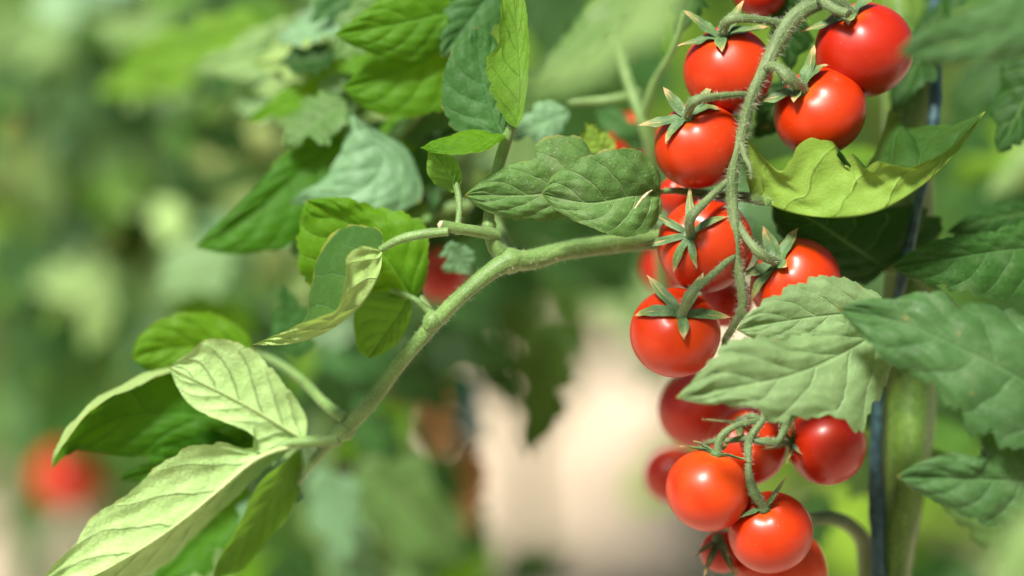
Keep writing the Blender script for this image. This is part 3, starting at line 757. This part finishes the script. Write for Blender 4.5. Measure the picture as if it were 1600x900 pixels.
# top leaves on upright stalk
B([(806, 200, -2), (812, 140, -2), (808, 70, 0), (800, -40, 0)],
  [(792, 190, -4), (766, 150, -6), (757, 105, -6), (757, 92, -6), (778, 70, -4), (780, 30, -4), (782, -10, -2)],
  [(818, 180, -4), (824, 130, -4), (828, 70, -4), (824, 20, -2), (812, -20, 0)],
  'lime', 'upright narrow lime-green leaf at the top centre', teeth=9, amp=.13, seed=45, face='under', wave=.04)
B([(788, 218, 6), (768, 170, 8), (752, 110, 10), (744, 42, 12)],
  [(745, 215, 8), (706, 202, 10), (689, 165, 12), (694, 110, 12), (716, 62, 12)],
  [(800, 180, 10), (795, 120, 12), (775, 60, 12)],
  'cool', 'broad dark cool-green leaf left of the upright lime one', teeth=6, amp=.07, seed=46, rib='ribd', ribr=1.5)
B([(792, 212, -2), (745, 224, -6), (700, 236, -8), (656, 231, -8)],
  [(770, 208, 2), (735, 203, 0), (695, 213, -4)], [(775, 228, -6), (745, 238, -10), (700, 243, -10)],
  'bright', 'small bright leaf folded sideways with its tip to the left', teeth=5, amp=.05, seed=47)
B([(716, 300, -2), (705, 280, -4), (690, 255, -6), (670, 232, -6)],
  [(722, 280, -4), (716, 255, -8), (695, 238, -8)], [(700, 298, 2), (675, 285, 0), (666, 255, -2)],
  'olive', 'small curled leaf hanging under the folded one', teeth=4, amp=.05, seed=48, face='under')
qleaf(br, (780, -30, 26), (690, 90, 24), 95, 'cool', seed=49)
qleaf(br, (890, 175, 40), (790, 215, 36), 70, 'bluish', seed=50, tilt=6)
# lower-left leaves
ZOFF = 22.0
M['paleb'] = M['pale']
B([(478, 688, 0), (440, 665, -2), (370, 625, -6), (264, 573, -10)],
  [(478, 650, 0), (450, 605, -4), (410, 558, -8), (378, 536, -10), (325, 528, -12), (295, 550, -11)],
  [(440, 700, 0), (398, 708, -4), (398, 682, -6), (350, 660, -8), (305, 640, -9), (278, 608, -10)],
  'pale', 'pale upturned leaf showing its underside, at the left end of the branch', teeth=6, amp=.05, seed=51, face='under', rib='rib', ribr=2.6, wave=.03, bulge=.08)
B([(470, 690, 2), (400, 716, -4), (340, 765, -8), (270, 822, -10), (180, 880, -12), (60, 940, -14)],
  [(390, 700, -4), (345, 690, -10), (290, 696, -14), (235, 735, -14), (200, 770, -14), (145, 805, -14), (120, 842, -14), (70, 900, -14)],
  [(385, 760, 2), (330, 820, 2), (270, 872, 0), (180, 930, -6), (110, 960, -10)],
  'pale', 'long pale leaf with a thick midrib reaching into the bottom left corner', teeth=8, amp=.07, seed=52, face='under', rib='rib', ribr=4.2, wave=.04, bulge=.08)
M['curl2'] = leafmat('leaf_green_pale_back', (0.045, 0.17, 0.010), (0.34, 0.48, 0.17), (0.16, 0.42, 0.01), .4, vein=.3)
B([(400, 670, 10), (300, 650, 8), (190, 655, 4), (120, 690, 0), (80, 732, -2)],
  [(382, 602, 12), (296, 584, 2), (231, 594, -4), (168, 628, -10), (116, 674, -12), (90, 710, -9)],
  [(360, 700, 12), (270, 700, 8), (220, 716, 6), (180, 712, 4), (140, 705, 2), (100, 706, 0)],
  'curl2', 'deep green leaf with pale rolled edge, leftmost on the branch', teeth=5, amp=.05, seed=53, wave=.05, ref=1,
  inner_a=[(385, 600, 14), (292, 574, 8), (226, 580, 4), (158, 615, -2), (102, 664, -6), (80, 702, -6)])
B([(400, 570, 20), (330, 545, 18), (265, 545, 16), (205, 560, 14)],
  [(385, 520, 20), (325, 487, 18), (260, 494, 16), (218, 525, 14)], [(360, 600, 22), (290, 590, 18), (235, 580, 16)],
  'bright', 'bright green leaf above the pale upturned one', teeth=5, amp=.05, seed=54)
qleaf(br, (400, 690, 12), (186, 750, 8), 80, 'curl2', seed=55, tilt=-8)
B([(470, 700, 8), (440, 760, 6), (400, 820, 6), (330, 910, 6)],
  [(440, 722, -4), (400, 765, -6), (372, 820, -6), (350, 860, 0)], [(475, 740, 10), (455, 800, 10), (415, 850, 8), (370, 900, 8)],
  'olive', 'folded olive leaf hanging down beside the long pale one', teeth=5, amp=.05, seed=56, face='under', ref=1, wave=.04)
qleaf(br, (450, 715, 22), (380, 850, 20), 90, 'bluish', seed=57, tilt=10)
qleaf(br, (420, 740, 30), (240, 920, 26), 120, 'curl2', seed=58, tilt=10, label='shaded green leaf below the long pale one')
qleaf(br, (430, 690, 24), (300, 640, 26), 90, 'cool', seed=59)
qleaf(br, (470, 560, 34), (440, 440, 30), 70, 'cool', seed=60)
qleaf(br, (600, 350, 34), (690, 300, 34), 90, 'cool', seed=61, face='under')

ZOFF = 0.0
# ------------------------------------------------------------------ shoot at top left (slightly out of focus)
sh = thing('leafy_shoot', P(760, -60, 40), 'leafy shoot of soft green leaves entering from the top, left of centre', 'shoot')
mb = MB(); ptube(mb, [(800, -60, 40), (740, 10, 38), (700, 90, 42), (660, 170, 50), (600, 240, 56)], [9, 8, 8, 7, 6], hair=20, seed=31); mb.build('stem', M['stem'], sh)
part_leaf(sh, [(760, 5, 30), (690, 22, 28), (610, 40, 26), (522, 53, 26)],
  [(740, -30, 30), (660, -45, 28), (600, -8, 26), (558, 26, 26)], [(735, 50, 30), (660, 92, 30), (605, 90, 28), (555, 74, 26)],
  'bright', 'bright green leaf at the top pointing left, tip crisp', teeth=6, amp=.06, seed=61, rib='rib', ribr=1.8)
part_leaf(sh, [(750, 30, 36), (690, 80, 36), (620, 115, 36), (534, 137, 36)],
  [(700, 20, 40), (620, 70, 38), (565, 108, 36)], [(745, 110, 36), (700, 170, 36), (630, 186, 36), (570, 170, 36)],
  'bright', 'bright green backlit leaf just below the top one', teeth=6, amp=.06, seed=62)
part_leaf(sh, [(560, 200, 56), (480, 260, 54), (400, 330, 52), (304, 388, 50)],
  [(520, 190, 56), (440, 240, 54), (400, 290, 52), (345, 345, 50)], [(590, 250, 56), (540, 320, 54), (460, 382, 52), (370, 398, 50)],
  'curl2', 'long green leaf slanting down to the left', teeth=6, amp=.07, seed=63, wave=.06)
part_leaf(sh, [(570, 190, 44), (600, 250, 42), (560, 300, 40), (450, 318, 40)],
  [(545, 180, 46), (530, 240, 46), (500, 280, 44)], [(640, 240, 44), (660, 310, 42), (600, 340, 40), (520, 322, 40)],
  'bluish', 'grey-green glossy leaf beside the slanting one', teeth=4, amp=.06, seed=64)
for i, (b0, t0, wd_, mt, zz) in enumerate([((600, 90), (385, 190), 80, 'bright', 70), ((720, 190), (560, 205), 60, 'dark', 70), ((540, 240), (420, 290), 70, 'dark', 75),
        ((560, -30), (430, 130), 90, 'bluish', 110), ((520, 60), (300, 110), 90, 'paleblur', 120), ((420, 40), (180, 110), 90, 'lime', 170), ((700, 260), (600, 330), 90, 'cool', 60), ((640, 200), (690, 290), 70, 'cool', 70)]):
    qleaf(sh, b0, t0, wd_, mt, z=zz, seed=70 + i, tilt=10)

# blurred nearest leaf
nr = thing('leafy_shoot', P(1090, -60, -130), 'very blurred pale leaf tip hanging in front, left of the red truss', 'shoot')
qleaf(nr, (1090, -70, -215), (800, 155, -185), 84, 'paleblur', seed=81, bend=-34, droop=-4, tilt=10)
qleaf(nr, (990, -20, -80), (840, 130, -80), 56, 'mid', seed=82, tilt=16)

# stems behind, between
bs = thing('forked_stalk', P(1020, 420, 80), 'blurred pale forked stem behind the truss, left of the tomatoes', 'stem')
mb = MB(); ptube(mb, [(960, 60, 60), (982, 130, 56), (1004, 190, 52), (1020, 250, 56), (1030, 330, 70), (1036, 460, 90)], [8, 9, 10, 9, 9, 9], hair=20, seed=33); mb.build('stem', M['stem'], bs)
mb = MB(); ptube(mb, [(1068, 20, 36), (1050, 80, 40), (1022, 130, 46), (1004, 185, 52)], [6, 6, 6, 7], hair=20, seed=34); mb.build('side_stalk', M['stem'], bs)
mb = MB(); ptube(mb, [(1000, 145, 56), (950, 156, 60), (890, 160, 60)], [7, 7, 6], seed=35); mb.build('side_stalk', M['stem'], bs)
qleaf(bs, (1085, -20, 34), (1055, 55, 38), 60, 'cool', seed=83)
qleaf(bs, (1044, 90, 42), (1040, 30, 42), 26, 'bright', seed=84)
qleaf(bs, (1010, 230, 70), (930, 170, 76), 60, 'cool', seed=85)
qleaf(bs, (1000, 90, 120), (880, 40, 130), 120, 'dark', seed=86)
qleaf(bs, (1180, 350, 60), (1010, 340, 70), 90, 'bluish', seed=87)

# ------------------------------------------------------------------ blurred leaves of the next plant, middle
mp2 = thing('tomato_plant', P(640, 1200, 240), 'blurred tomato plant behind the leafy branch, lower middle', 'tomato plant')
mb = MB(); ptube(mb, [(560, 1200, 260), (600, 900, 240), (640, 700, 220), (650, 500, 210), (640, 300, 210), (600, 100, 220)], [9, 9, 8, 8, 8, 8], seed=40); mb.build('stem', M['trunk'], mp2)
for i, (b0, t0, wd_, mt, zz, tl) in enumerate([
    ((640, 530), (820, 560), 90, 'cool', 130, 20), ((870, 510), (826, 716), 110, 'olive2', 120, 20), ((620, 700), (740, 880), 150, 'cool', 160, -20),
    ((500, 730), (550, 880), 90, 'bluish', 90, 10), ((640, 640), (520, 720), 80, 'bright', 150, 20), ((690, 560), (680, 700), 70, 'dry', 200, 10),
    ((720, 680), (730, 830), 60, 'dry', 210, 10), ((600, 760), (600, 900), 80, 'dark', 180, 10), ((480, 600), (560, 620), 80, 'dark', 130, 10),
    ((420, 880), (500, 960), 120, 'dark', 140, 10), ((840, 480), (700, 520), 90, 'dark', 210, 20), ((860, 400), (980, 420), 70, 'cool', 230, 10),
    ((900, 330), (1010, 440), 90, 'dark', 240, 10), ((600, 440), (560, 640), 90, 'cool', 150, 10), ((560, 250), (620, 420), 120, 'dark', 170, 10),
    ((740, 150), (860, 330), 130, 'paleblur', 220, 20), ((850, 200), (960, 290), 90, 'cool', 200, 20), ((700, 60), (620, 210), 120, 'dark', 150, 20),
    ((900, -20), (850, 120), 130, 'dark', 200, 10), ((960, 20), (1060, 160), 120, 'cool', 260, 20), ((1060, 220), (1000, 300), 80, 'cool', 240, 10),
    ((780, 900), (900, 860), 60, 'dark', 300, 10), ((560, 820), (620, 940), 80, 'cool', 220, 10), ((830, 400), (900, 520), 90, 'cool', 330, 20), ((700, 820), (780, 900), 80, 'bright', 280, 10), ((690, 590), (760, 700), 60, 'dark', 260, 10), ((950, 460), (1040, 560), 60, 'paleblur', 400, 10)]):
    if mt == 'olive2' and mt not in M:
        M[mt] = leafmat('leaf_dark_olive', (0.045, 0.10, 0.012), (0.10, 0.15, 0.03), (0.12, 0.20, 0.01), .25, vein=.3)
    qleaf(mp2, b0, t0, wd_, mt, z=zz * 1.55, seed=100 + i, tilt=tl, nu=36, nw=7)
ts = thing('plastic_tie', P(728, 650, 260), 'blurred teal plastic tie hanging among brown dried leaves', 'tie')
mb = MB(); ptube(mb, [(728, 600, 330), (730, 650, 330), (729, 700, 330)], [20, 22, 19], ns=8, bump=.1); mb.build('strip', M['teal'], ts)

# ------------------------------------------------------------------ background plants
def compound(seed, mat, n=7, L=0.26):
    rs = np.random.RandomState(seed); mb = MB()
    def rach(u): return np.array((L * u, .02 * math.sin(u * 3 + seed), -.06 * u * u + .03 * u))
    us = np.linspace(0, 1, 7)
    tube(mb, np.array([rach(u) for u in us]), np.linspace(.0022, .0008, 7), ns=5, step=.02)
    spots = []
    for k in range(n // 2):
        u = .35 + .5 * k / max(1, n // 2 - 1)
        spots += [(u, 1), (u + .03, -1)]
    spots.append((1.0, 0))
    for (u, s) in spots:
        b0 = rach(u); ang = s * R_(62 + 10 * rs.randn()) + .15 * rs.randn()
        d = np.array((math.cos(ang), math.sin(ang), -.15 - .5 * rs.rand())); d /= np.linalg.norm(d)
        ln = (.075 + .03 * rs.rand()) * (1.25 if s == 0 else 1); wd_ = ln * (.5 + .12 * rs.rand())
        p = unit(np.cross(d, (0.15 * rs.randn(), .15 * rs.randn(), 1)))
        mid, A, B_ = [], [], []
        for q in (0, .3, .6, 1): mid.append(b0 + d * ln * q + np.array((0, 0, -.25 * ln * q * q)))
        for q, wf in ((.05, .5), (.25, 1), (.5, .95), (.75, .6), (.9, .3)):
            c = b0 + d * ln * q + np.array((0, 0, -.25 * ln * q * q))
            A.append(c + p * wd_ * .5 * wf * (1 + .2 * rs.randn()) + np.array((0, 0, -.008 * rs.rand()))); B_.append(c - p * wd_ * .5 * wf * (1 + .2 * rs.randn()))
        blade(mb, np.array(mid), np.array(A), np.array(B_), nu=22, nw=5, teeth=4, amp=.42, local=True, seed=seed * 13 + len(A), wave=.08)
    return mb.mesh('leaf', M[mat])

M['bgd'] = leafmat('far_leaf_deep_green', (0.028, 0.095, 0.018), (0.10, 0.20, 0.06), (0.08, 0.24, 0.012), .28, vein=.2)
M['bgm'] = leafmat('far_leaf_green', (0.07, 0.18, 0.035), (0.17, 0.29, 0.09), (0.18, 0.40, 0.02), .33, vein=.2)
M['bgb'] = leafmat('far_leaf_yellow_green', (0.20, 0.36, 0.04), (0.32, 0.46, 0.10), (0.45, 0.64, 0.04), .42, vein=.2)
M['bgc'] = leafmat('far_leaf_grey_green', (0.15, 0.29, 0.12), (0.27, 0.41, 0.20), (0.18, 0.36, 0.06), .3, vein=.2, rough=.4)
protos = {k: [compound(s, k) for s in (1, 2, 3)] for k in ('bgd', 'bgm', 'bgb', 'bgc')}
random.seed(11)
def camxy(p):
    q = np.array(p) - cam_loc
    d = q.dot(fwd)
    return 800 + q.dot(rgt) / d / K, 450 - q.dot(upv) / d / K, d
def bgplant(x, y, h, n, label, weights=(3, 4, 1, 4), spread=.05, zmin=.1, lscale=1.0, keep=None):
    root = thing('tomato_plant', (x, y, 0), label, 'tomato plant', 'blurred tomato plants in the rows behind')
    mb = MB()
    pts = np.array([(x + .04 * math.sin(k * 1.3 + x * 9), y + .03 * math.cos(k * 1.7), h * k / 6) for k in range(7)])
    tube(mb, pts, np.linspace(.009, .004, 7), ns=8, step=.03)
    mb.build('stem', M['trunk'], root)
    cnt = 0; tries = 0
    while cnt < n and tries < n * 12:
        tries += 1
        zz = random.uniform(zmin, h); az = random.uniform(0, 6.283)
        bx, by = x + random.uniform(-spread, spread), y + random.uniform(-spread, spread)
        s = random.uniform(.75, 1.25) * lscale
        px, py, dd = camxy((bx + .15 * s * math.cos(az), by + .15 * s * math.sin(az), zz))
        m_ = 140
        if px < -m_ or px > 1600 + m_ or py < -m_ or py > 900 + m_: continue
        if keep:
            bad = False
            for q in (.05, .15, .25):
                ex, ey, dd = camxy((bx + q * s * math.cos(az), by + q * s * math.sin(az), zz - .02))
                if not keep(ex, ey, .035 * s / dd / K): bad = True
            if bad: continue
        k = random.choices(('bgd', 'bgm', 'bgb', 'bgc'), weights)[0]
        o = bpy.data.objects.new('leaf', random.choice(protos[k])); C.objects.link(o); o.parent = root
        o.location = (bx - x, by - y, zz)
        o.rotation_euler = (random.uniform(-.7, .7), random.uniform(-.5, .8), az)
        o.scale = (s, s, s)
        cnt += 1
    return root
def gap(px, py, m=0):
    return not (760 - m < px < 1080 + m and py > 440 - m) and not (px > 1450 - m and py > 780 - m) and not (px < 190 + m and py > 690 - m)
# near left plants
bgplant(-.42, 1.62, 1.2, 26, 'blurred dark green plant filling the left edge of the view', (3, 4, 1, 4), keep=gap)
bgplant(-.20, 1.75, 1.3, 30, 'blurred plant with pale round leaf glints, left of the leafy branch', (2, 4, 2, 5), keep=gap)
bgplant(-.30, 2.20, 1.4, 34, 'deep shaded plant behind the two nearest left ones', (4, 4, 1, 3), keep=gap)
bgplant(-.02, 2.05, 1.3, 30, 'blurred plant behind the fork of the green branch', (4, 4, 1, 1), keep=gap)
bgplant(-.60, 2.60, 1.4, 30, 'farther plant at the far left edge, mostly hidden', (5, 4, 1, 2), keep=gap)
bgplant(.32, 1.85, 1.4, 30, 'blurred yellow-green plant at the right behind the thick stem', (3, 4, 3, 4), keep=gap)
bgplant(.52, 2.30, 1.4, 30, 'blurred light plant at the far right edge', (2, 4, 3, 4), keep=gap)
bgplant(.20, 2.6, 1.4, 26, 'dim plant seen above the bare soil patch, behind the red truss', (5, 4, 1, 1), keep=gap, zmin=.5)
for i in range(9):
    bgplant(-1.6 + i * .42, 5.0 + .15 * math.sin(i * 2.1), 1.5, 30,
            ['far row plant, first from the left', 'far row plant, second from the left', 'far row plant, third from the left', 'far row plant, fourth from the left',
             'far row plant in the middle of the row', 'far row plant, fourth from the right', 'far row plant, third from the right', 'far row plant, second from the right', 'far row plant, last at the right'][i],
            (4, 4, 2, 2), spread=.15, zmin=.05, lscale=1.7)

# unseen row added behind the photographer to darken what the tomato skins mirror
camxy_real = camxy
def camxy(p): return (800, 450, 1)
for i in range(5):
    bgplant(-1.5 + i * .75, -1.15 - .1 * (i % 2), 1.55, 34, ['first', 'second', 'third', 'fourth', 'last'][i] + ' plant from the left in the unseen row added behind the photographer',
            (4, 4, 1, 1), spread=.15, zmin=.1, lscale=1.7)

# leaves filling the left background, one blurred plant
lp = thing('tomato_plant', P(200, 1500, 600), 'strongly blurred plant with pale and lime leaves in the upper left', 'tomato plant')
mb = MB(); ptube(mb, [(240, 1500, 640), (250, 1000, 620), (270, 600, 600), (240, 200, 600), (200, -100, 600)], [14, 13, 12, 11, 9], seed=41); mb.build('stem', M['stem'], lp)
for i, (b0, t0, wd_, mt, zz, tl) in enumerate([
    ((430, 300), (370, 440), 120, 'glint', 620, 20), ((200, 250), (150, 350), 90, 'lime', 820, 20), ((440, 170), (300, 260), 110, 'glint', 420, 20),
    ((320, 100), (150, 145), 80, 'lime', 300, 20), ((90, 40), (-40, 130), 120, 'paleblur', 500, 20), ((500, 60), (350, 100), 110, 'bluish', 260, 20),
    ((330, 20), (150, 60), 120, 'pale', 420, 20), ((470, 40), (280, 100), 100, 'paleblur', 330, 20), ((450, 110), (360, 70), 90, 'bluish', 300, 20), ((120, 90), (10, 110), 90, 'paleblur', 520, 20), ((330, 200), (260, 220), 70, 'pale', 560, 20),
    ((100, 200), (20, 270), 110, 'bluish', 560, 20), ((160, 350), (60, 400), 90, 'bluish', 600, 20), ((300, 130), (170, 200), 120, 'dark', 480, 20),
    ((60, 120), (-30, 180), 100, 'dark', 450, 20), ((330, 320), (270, 400), 130, 'dark', 520, 20), ((70, 380), (-20, 480), 140, 'dark', 500, 20),
    ((400, 420), (300, 480), 120, 'dark', 460, 20), ((150, 440), (180, 600), 120, 'cool', 520, 20), ((260, 30), (120, 20), 110, 'paleblur', 380, 20),
    ((260, 420), (210, 520), 90, 'paleblur', 620, 20), ((560, 380), (430, 520), 120, 'cool', 260, 10), ((40, 0), (-20, 60), 100, 'bright', 520, 10),
    ((250, 480), (300, 600), 110, 'bluish', 560, 20), ((60, 500), (20, 620), 120, 'dark', 560, 20), ((420, 20), (330, -30), 90, 'dark', 320, 10), ((540, 230), (470, 200), 70, 'lime', 200, 10),
    ((310, 250), (250, 320), 90, 'dark', 560, 10), ((620, 120), (520, -20), 120, 'mid', 160, 10), ((650, 560), (720, 640), 100, 'dark', 260, 10),
    ((560, 330), (520, 240), 90, 'mid', 120, 10), ((700, 220), (640, 120), 90, 'mid', 110, 10), ((660, 400), (740, 340), 90, 'dark', 160, 10)]):
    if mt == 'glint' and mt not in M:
        M[mt] = leafmat('leaf_painted_glint', (0.45, 0.55, 0.20), (0.50, 0.58, 0.28), (0.5, 0.6, 0.15), .35, vein=.2)  # bright straw tone paints sunlit glints into the leaf colour
    qleaf(lp, b0, t0, wd_, mt, z=zz, seed=200 + i, tilt=tl, nu=36, nw=7)

random.seed(5)
lm = thing('tomato_plant', P(420, 1500, 420), 'blurred plant filling the space under and behind the leafy branch', 'tomato plant')
mb = MB(); ptube(mb, [(430, 1500, 440), (420, 1000, 430), (380, 700, 420), (400, 400, 420), (460, 100, 430)], [11, 10, 10, 9, 8], seed=42); mb.build('stem', M['trunk'], lm)
for i in range(46):
    x0, y0 = random.uniform(150, 700), random.uniform(380, 900)
    if x0 < 300 and y0 > 560: continue
    a_ = random.uniform(0, 6.28); ln = random.uniform(80, 150); zz = random.uniform(170, 480)
    mt = random.choices(('dark', 'cool', 'bluish', 'mid', 'paleblur', 'bright'), (5, 5, 4, 3, 3, 1))[0]
    qleaf(lm, (x0, y0), (x0 + ln * math.cos(a_), y0 + ln * abs(math.sin(a_)) * .8), ln * random.uniform(.6, .9), mt, z=zz, seed=400 + i, tilt=random.uniform(-25, 35), nu=30, nw=6, face=random.choice(('top', 'top', 'under')))
ul = thing('tomato_plant', P(500, -200, 300), 'blurred grey-green foliage behind the shoot at the top', 'tomato plant')
mb = MB(); ptube(mb, [(520, 1500, 300), (510, 700, 290), (480, 400, 280), (500, 100, 280), (520, -100, 290)], [10, 9, 9, 8, 7], seed=43); mb.build('stem', M['stem'], ul)
for i in range(60):
    x0, y0 = random.uniform(-20, 780), random.uniform(-60, 430)
    a_ = random.uniform(0, 6.28); ln = random.uniform(80, 150); zz = random.uniform(150, 330) + max(0, 500 - x0) * .7
    mt = random.choices(('dark', 'cool', 'bluish', 'mid', 'paleblur', 'bright', 'pale'), (3, 4, 7, 3, 5, 1, 1))[0]
    qleaf(ul, (x0, y0), (x0 - ln * abs(math.cos(a_)), y0 + ln * math.sin(a_) * .7), ln * random.uniform(.5, .8), mt, z=zz, seed=500 + i, tilt=random.uniform(-25, 35), nu=30, nw=6, face=random.choice(('top', 'top', 'under')))

random.seed(8)
for i in range(38):          # crowd of leaves round the shoot
    x0, y0 = random.uniform(470, 780), random.uniform(-30, 330)
    a_ = random.uniform(2.0, 4.4); ln = random.uniform(80, 150); zz = random.uniform(48, 130)
    mt = random.choices(('dark', 'cool', 'bluish', 'mid', 'bright', 'curl2'), (5, 5, 2, 4, 3, 3))[0]
    qleaf(sh, (x0, y0), (x0 + ln * math.cos(a_), y0 + ln * abs(math.sin(a_)) * .9), ln * random.uniform(.45, .7), mt, z=zz, seed=600 + i, tilt=random.uniform(-15, 25), nu=60, nw=9, face=random.choice(('top', 'top', 'under')))
for i, (b0, t0, wd_, mt, zz) in enumerate([((760, 380), (850, 470), 90, 'dark', 220), ((790, 470), (870, 560), 90, 'olive2', 200), ((760, 540), (800, 640), 80, 'dark', 230), ((560, 720), (740, 890), 150, 'mid', 140), ((620, 800), (720, 920), 110, 'cool', 170), ((500, 760), (580, 900), 90, 'bluish', 110), ((790, 400), (860, 470), 80, 'mid', 260), ((900, 400), (1000, 470), 80, 'cool', 260), ((860, 440), (930, 560), 70, 'olive2', 300), ((1060, 430), (910, 490), 70, 'paleblur', 330), ((1050, 520), (1000, 610), 60, 'cool', 300), ((680, 590), (690, 720), 80, 'dry', 150), ((745, 700), (730, 840), 50, 'dry', 160), ((620, 610), (690, 640), 50, 'dry', 200), ((500, 470), (600, 560), 100, 'bluish', 170), ((560, 560), (470, 640), 90, 'cool', 150),
        ((700, 360), (780, 470), 80, 'cool', 180), ((620, 560), (700, 640), 80, 'dark', 120), ((560, 620), (620, 720), 90, 'cool', 100), ((800, 320), (900, 380), 80, 'cool', 150),
        ((880, 300), (960, 350), 70, 'dark', 130), ((640, 700), (580, 800), 100, 'dark', 180), ((520, 800), (600, 880), 90, 'mid', 150), ((700, 740), (760, 860), 80, 'cool', 200)]):
    qleaf(mp2, b0, t0, wd_, mt, z=zz * 1.5, seed=700 + i, tilt=18, nu=40, nw=7)
for i in range(46):          # small added leaves, their pale colour stands in for sun glints
    x0, y0 = random.uniform(0, 640), random.uniform(0, 640); ln = random.uniform(24, 46); a_ = random.uniform(0, 6.28)
    qleaf(lp, (x0, y0), (x0 + ln * math.cos(a_), y0 + ln * math.sin(a_)), ln * .7, random.choice(('glint', 'paleblur', 'pale')), z=random.uniform(250, 600), seed=800 + i, nu=16, nw=4, tilt=10)

# drop helper tags
for o in sc.objects:
    if '_o' in o: del o['_o']
